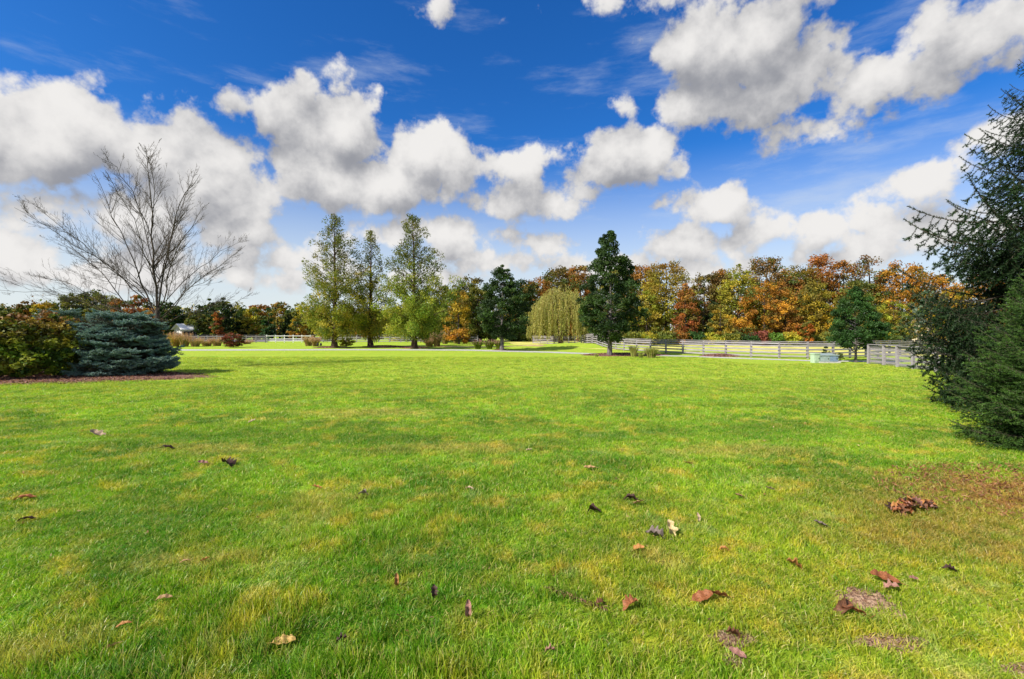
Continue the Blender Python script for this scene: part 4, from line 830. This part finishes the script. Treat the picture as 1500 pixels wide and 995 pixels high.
def house(label, px, D, w, d, hw_, hr, wall, rz, gr=None):
    x = wx(px, D); t_ = thing('house', label, 'house', (x, D, 0), rz); m = MB(); box(m, (0, 0, hw_/2), (w, d, hw_)); 
    m.add([(-w/2, -d/2, hw_), (-w/2, d/2, hw_), (-w/2, 0, hw_+hr)], np.array([(0, 1, 2)])); m.add([(w/2, -d/2, hw_), (w/2, d/2, hw_), (w/2, 0, hw_+hr)], np.array([(0, 1, 2)])); m.build('wall', wall, t_)
    m = MB(); e = .35
    for s_ in (-1, 1):
        m.add([(-w/2-e, s_*(d/2+e), hw_-e*hr/(d/2)), (w/2+e, s_*(d/2+e), hw_-e*hr/(d/2)), (w/2+e, 0, hw_+hr+.02), (-w/2-e, 0, hw_+hr+.02), (-w/2-e, s_*(d/2+e), hw_-e*hr/(d/2)+.15), (w/2+e, s_*(d/2+e), hw_-e*hr/(d/2)+.15), (w/2+e, 0, hw_+hr+.17), (-w/2-e, 0, hw_+hr+.17)],
              np.array([(0, 1, 2, 3), (4, 5, 6, 7), (0, 1, 5, 4), (0, 3, 7, 4), (1, 2, 6, 5)]))
    rf = m.build('roof', 'white_siding' if wall == 'white_siding' else 'roof_shingle', t_); m = MB(); box(m, (w*.28, .4, hw_+hr+.2), (.7, .7, 1.1)); m.build('chimney', 'concrete', rf)
    for xx in (-w*.3, 0, w*.3):
        m = MB(); box(m, (xx, -d/2-.03, hw_*.55), (1.1, .06, 1.3)); f_ = m.build('window', 'white_siding', t_); m = MB(); box(m, (xx, -d/2-.07, hw_*.55), (.9, .04, 1.1)); m.build('pane', 'window_glass', f_)
house('beige house glimpsed between trees behind the fence corner', 1347, 66, 5.2, 4, 2.2, 1.4, 'siding', .9)
house('tiny white house glimpsed low between trees at the left', 271, 88, 2.6, 2.2, 2.3, .8, 'white_siding', 1.2)
# ------------------------------------------------------------------ fallen leaves
def leaf_mesh(seed, lobes=4, curl=.5, slim=.42, name='leaf'):
    rng = np.random.default_rng(seed); n = 22; V = [(-.62, 0, 0), (-.5, .012, 0), (-.5, -.012, 0)]; mb = MB(); ts = np.linspace(-.5, .5, n); up_ = []; dn_ = []; md_ = []
    for i, t in enumerate(ts):
        e = slim*.72*max(0, 1-(2*t)**2)**.6*(1+.28*math.cos(t*lobes*2*pi)*(lobes > 0))+.002; up_.append((t, e*rng.uniform(.9, 1.1))); dn_.append((t, -e*rng.uniform(.9, 1.1))); md_.append((t, 0))
    pts = np.array(dn_+md_+up_); twist = rng.uniform(-.6, .6)
    rag = rng.normal(size=len(pts))*.012; pts = pts+rag[:, None]*np.array([.4, 1]); a = pts[:, 1]*2.2*curl; X = pts[:, 0]; z = curl*.9*pts[:, 1]**2*1.8+.55*np.abs(pts[:, 1])+curl*.5*(X**2)*rng.choice([-1, 1.2])+twist*.4*X*pts[:, 1]+.03*np.sin(X*17+seed)+curl*.5*np.abs(X)**2.5*np.sign(X); Yc = np.sin(a)/(2.2*curl+1e-6) if curl else pts[:, 1]
    Vv = np.stack([X, Yc, z], 1); i = np.arange(n-1); Q = np.concatenate([np.stack([i, i+1, i+n+1, i+n], 1), np.stack([i+n, i+n+1, i+2*n+1, i+2*n], 1)]); mb.add(Vv, Q)
    tube(mb, [(-.72, 0, .02), (-.5, 0, Vv[n][2]), (0, 0, Vv[n+n//2][2]+.008), (.4, 0, Vv[2*n-3][2]+.006)], [.012, .012, .008, .004], 4); me = mb.mesh(name, 'dry_leaf', True); return me
LM = [leaf_mesh(100+i, lo, cu, sl_) for i, (lo, cu, sl_) in enumerate([(3, .5, .30), (0, .7, .24), (3, 1.3, .34), (0, .35, .32), (2, 1.6, .30), (4, .9, .36), (0, 1.9, .28)])]
LC = dict(pale=(.62, .47, .32), tan=(.50, .32, .15), dark=(.085, .045, .035), brown=(.20, .09, .045), rust=(.40, .15, .06), orange=(.55, .26, .08), pink=(.45, .24, .19), grey=(.30, .24, .21), yellow=(.66, .46, .14), cream=(.72, .58, .30))
LV = [(143, 641, 25, 'pale', 0, 'pale flat leaf in the straw patch at the far left'), (246, 660, 20, 'dark', 1, 'dark brown leaf left of an even larger dark leaf, upper left lawn'), (334, 684, 26, 'dark', 5, 'largest dark brown curled leaf on the upper left lawn'), (297, 683, 14, 'pink', 3, 'small pinkish leaf just left of the largest dark leaf'),
 (37, 735, 26, 'rust', 1, 'rusty leaf near the left frame edge'), (40, 767, 22, 'dark', 1, 'slim dark leaf below the rusty one at the left frame edge'), (369, 621, 11, 'pale', 0, 'tiny pale leaf farther up the left lawn'), (464, 720, 14, 'orange', 0, 'small orange leaf left of a curled grey-brown leaf'), (533, 729, 17, 'grey', 4, 'curled grey-brown leaf in the centre-left lawn'),
 (687, 721, 15, 'pale', 1, 'pale pinkish leaf in the middle of the lawn'), (864, 691, 18, 'tan', 3, 'flat tan leaf right of centre, higher than its neighbours'), (868, 754, 24, 'dark', 4, 'dark curled leaf below the flat tan leaf'), (924, 736, 22, 'dark', 6, 'dark slanting leaf touching a tan leaf'), (935, 743, 16, 'tan', 3, 'tan leaf touching the tip of a dark slanting leaf'),
 (961, 791, 30, 'grey', 5, 'crumpled grey-brown leaf beside the tall cream leaf'), (982, 786, 27, 'cream', 2, 'cream yellow leaf standing upright in the grass'), (934, 812, 20, 'orange', 6, 'orange-tan curled leaf below the crumpled grey one'), (1023, 768, 14, 'pale', 1, 'slim pale leaf right of the cream upright leaf'), (1083, 733, 14, 'tan', 0, 'small tan leaf left of a paler one, upper right lawn'),
 (1128, 722, 13, 'pale', 3, 'small pale leaf highest on the right lawn'), (1009, 684, 13, 'yellow', 0, 'tiny yellowish leaf far up the centre-right lawn'), (1202, 775, 17, 'grey', 3, 'grey flat leaf left of the leaf heap'), (1164, 835, 22, 'orange', 2, 'orange-tan folded leaf between the leaf heap and rust pair'), (1029, 885, 32, 'rust', 3, 'left leaf of the rust brown pair in the right foreground'),
 (1052, 882, 28, 'rust', 0, 'right leaf of the rust brown pair in the right foreground'), (923, 895, 28, 'rust', 5, 'red-brown crumpled leaf right of the dark scrape in the turf'), (1296, 858, 38, 'rust', 3, 'big rusty pink leaf at the upper end of the bare soil patch'), (1305, 869, 20, 'pink', 2, 'small pink leaf tucked under the big rusty one by bare soil'), (1236, 900, 40, 'brown', 6, 'dark rust leaf at the lower left end of the bare soil patch'), (1251, 905, 34, 'rust', 1, 'red-brown slim leaf overlapping the bare soil edge'),
 (686, 908, 26, 'pink', 6, 'pinkish leaf standing on edge at bottom centre'), (416, 952, 31, 'yellow', 3, 'large yellow-tan leaf near the bottom left'), (403, 916, 20, 'tan', 0, 'small tan leaf just above the large yellow-tan leaf'), (162, 960, 22, 'tan', 3, 'tan rounded leaf in the bottom left corner area'), (180, 926, 20, 'orange', 1, 'slim orange-tan leaf above the rounded one, bottom left'), (240, 886, 22, 'tan', 1, 'slim tan leaf in the long grass at left'),
 (581, 863, 18, 'orange', 6, 'upright orange leaf in the bottom centre grass'), (636, 880, 18, 'dark', 5, 'dark curled leaf right of the upright orange leaf'), (1392, 843, 18, 'dark', 5, 'dark crumpled leaf near the right edge of the lawn'), (1338, 857, 13, 'pink', 0, 'small pink leaf right of the bare soil patch'), (806, 964, 16, 'pink', 2, 'small purplish leaf at bottom centre-right'), (500, 948, 17, 'dark', 2, 'small dark leaf right of the large yellow-tan leaf'),
 (1080, 970, 24, 'pink', 3, 'purplish pink leaf on bare soil at the bottom'), (1075, 940, 24, 'brown', 5, 'brown leaf lying on the bottom soil scrape'), (300, 829, 15, 'orange', 0, 'small orange leaf in the mid left lawn'), (270, 831, 14, 'tan', 1, 'slim tan leaf left of the small orange one, mid left'), (880, 893, 17, 'brown', 5, 'brown bits at the lower end of the turf scrape'), (1060, 812, 14, 'orange', 6, 'small orange leaf left of the orange-tan folded one'), (775, 664, 10, 'pale', 0, 'tiny pale leaf in the upper middle lawn')]
rr2 = random.Random(4)
def put_leaf(me, x, y, z, size, col, rot, parent=None):
    o = link('fallen_leaf' if not parent else 'leaf', me, parent); o.location = (x, y, z); o.scale = (size,)*3; o.rotation_euler = rot
    c = LC[col]; j = rr2.uniform(.85, 1.15); o.color = (c[0]*j, c[1]*j, c[2]*j, 1); return o
for px, py, sz_, col, k, lab in LV:
    x, y = gp(px, py); up_ = 'upright' in lab or 'on edge' in lab
    o = put_leaf(LM[k], x, y, .052 if not up_ else .07, sz_/F*y*1.02, col, (rr2.uniform(-.3, .5), rr2.uniform(-.4, .4), rr2.uniform(-.6, .6)+(pi if rr2.random() < .5 else 0)) if not up_ else (rr2.uniform(.9, 1.2), 1.2, rr2.uniform(-.3, .3)))
    if up_: o.rotation_euler = (0, -1.15, rr2.uniform(1.2, 1.9))
    tag(o, lab, 'leaf', 'fallen leaves scattered on the lawn')
x0, y0 = gp(1337, 750); t_ = thing('leaf_heap', 'heap of curled red-brown dry leaves on the grass at right', 'leaf heap', (x0, y0, 0))
for i in range(46):
    a = rr2.uniform(-1, 1); b = rr2.gauss(0, .35); put_leaf(LM[rr2.randrange(7)], a*.27, b*.10+a*.06, .04+max(0, .09*(1-abs(a)))*rr2.random()+.015, rr2.uniform(.07, .15), rr2.choice(['rust', 'brown', 'brown', 'orange', 'pink', 'dark', 'rust']), (rr2.uniform(-.9, .9), rr2.uniform(-.9, .9), rr2.uniform(0, 6.3)), t_)
# turf scrape line of dead thatch
rng = np.random.default_rng(77); P_ = []; 
for i in range(230):
    u = rng.uniform(); x, y = gp(800+u*88, 865+u*33); P_.append((x+rng.normal()*.012, y+rng.normal()*.014, .012+rng.uniform(0, .022)))
mb = MB(); leaves(mb, rng, np.array(P_), .035, pal(rng, [(.22, .11, .07), (.10, .055, .035), (.35, .22, .12)], len(P_)), .25, .6); o = mb.build('dead_thatch', 'foliage'); tag(o, 'thin diagonal line of brown dead thatch in the foreground turf', 'thatch', kind='stuff')
# scattered brown needle and leaf litter under the spruce
n = 2600; th = rng.uniform(0, 2*pi, n); r = np.sqrt(rng.uniform(0, 1, n)); P_ = np.stack([6.7+2.1*r*np.cos(th), 5.6+1.15*r*np.sin(th), rng.uniform(.015, .055, n)], 1)
mb = MB(); leaves(mb, rng, P_, .06, pal(rng, [(.28, .13, .06), (.20, .09, .05), (.36, .20, .09)], n), .3, 1.5); o = mb.build('needle_litter', 'foliage'); tag(o, 'reddish brown needle litter strewn beneath the short spruce', 'litter', kind='stuff')

# crumbs of torn leaf and clippings too many to count, caught in the turf
n = 700; D_ = np.sqrt(rng.uniform(2.0**2, 13**2, n)); xx = rng.uniform(-1.2, 1.2, n)*D_; P_ = np.stack([xx, D_, rng.uniform(.02, .06, n)], 1)
mb = MB(); leaves(mb, rng, P_, rng.uniform(.012, .045, n), pal(rng, [(.30, .15, .07), (.50, .36, .2), (.16, .08, .05), (.42, .25, .12)], n), .45, 1.2); o = mb.build('leaf_crumbs', 'foliage'); tag(o, 'small brown and tan leaf crumbs sprinkled through the foreground lawn', 'leaf litter', kind='stuff')
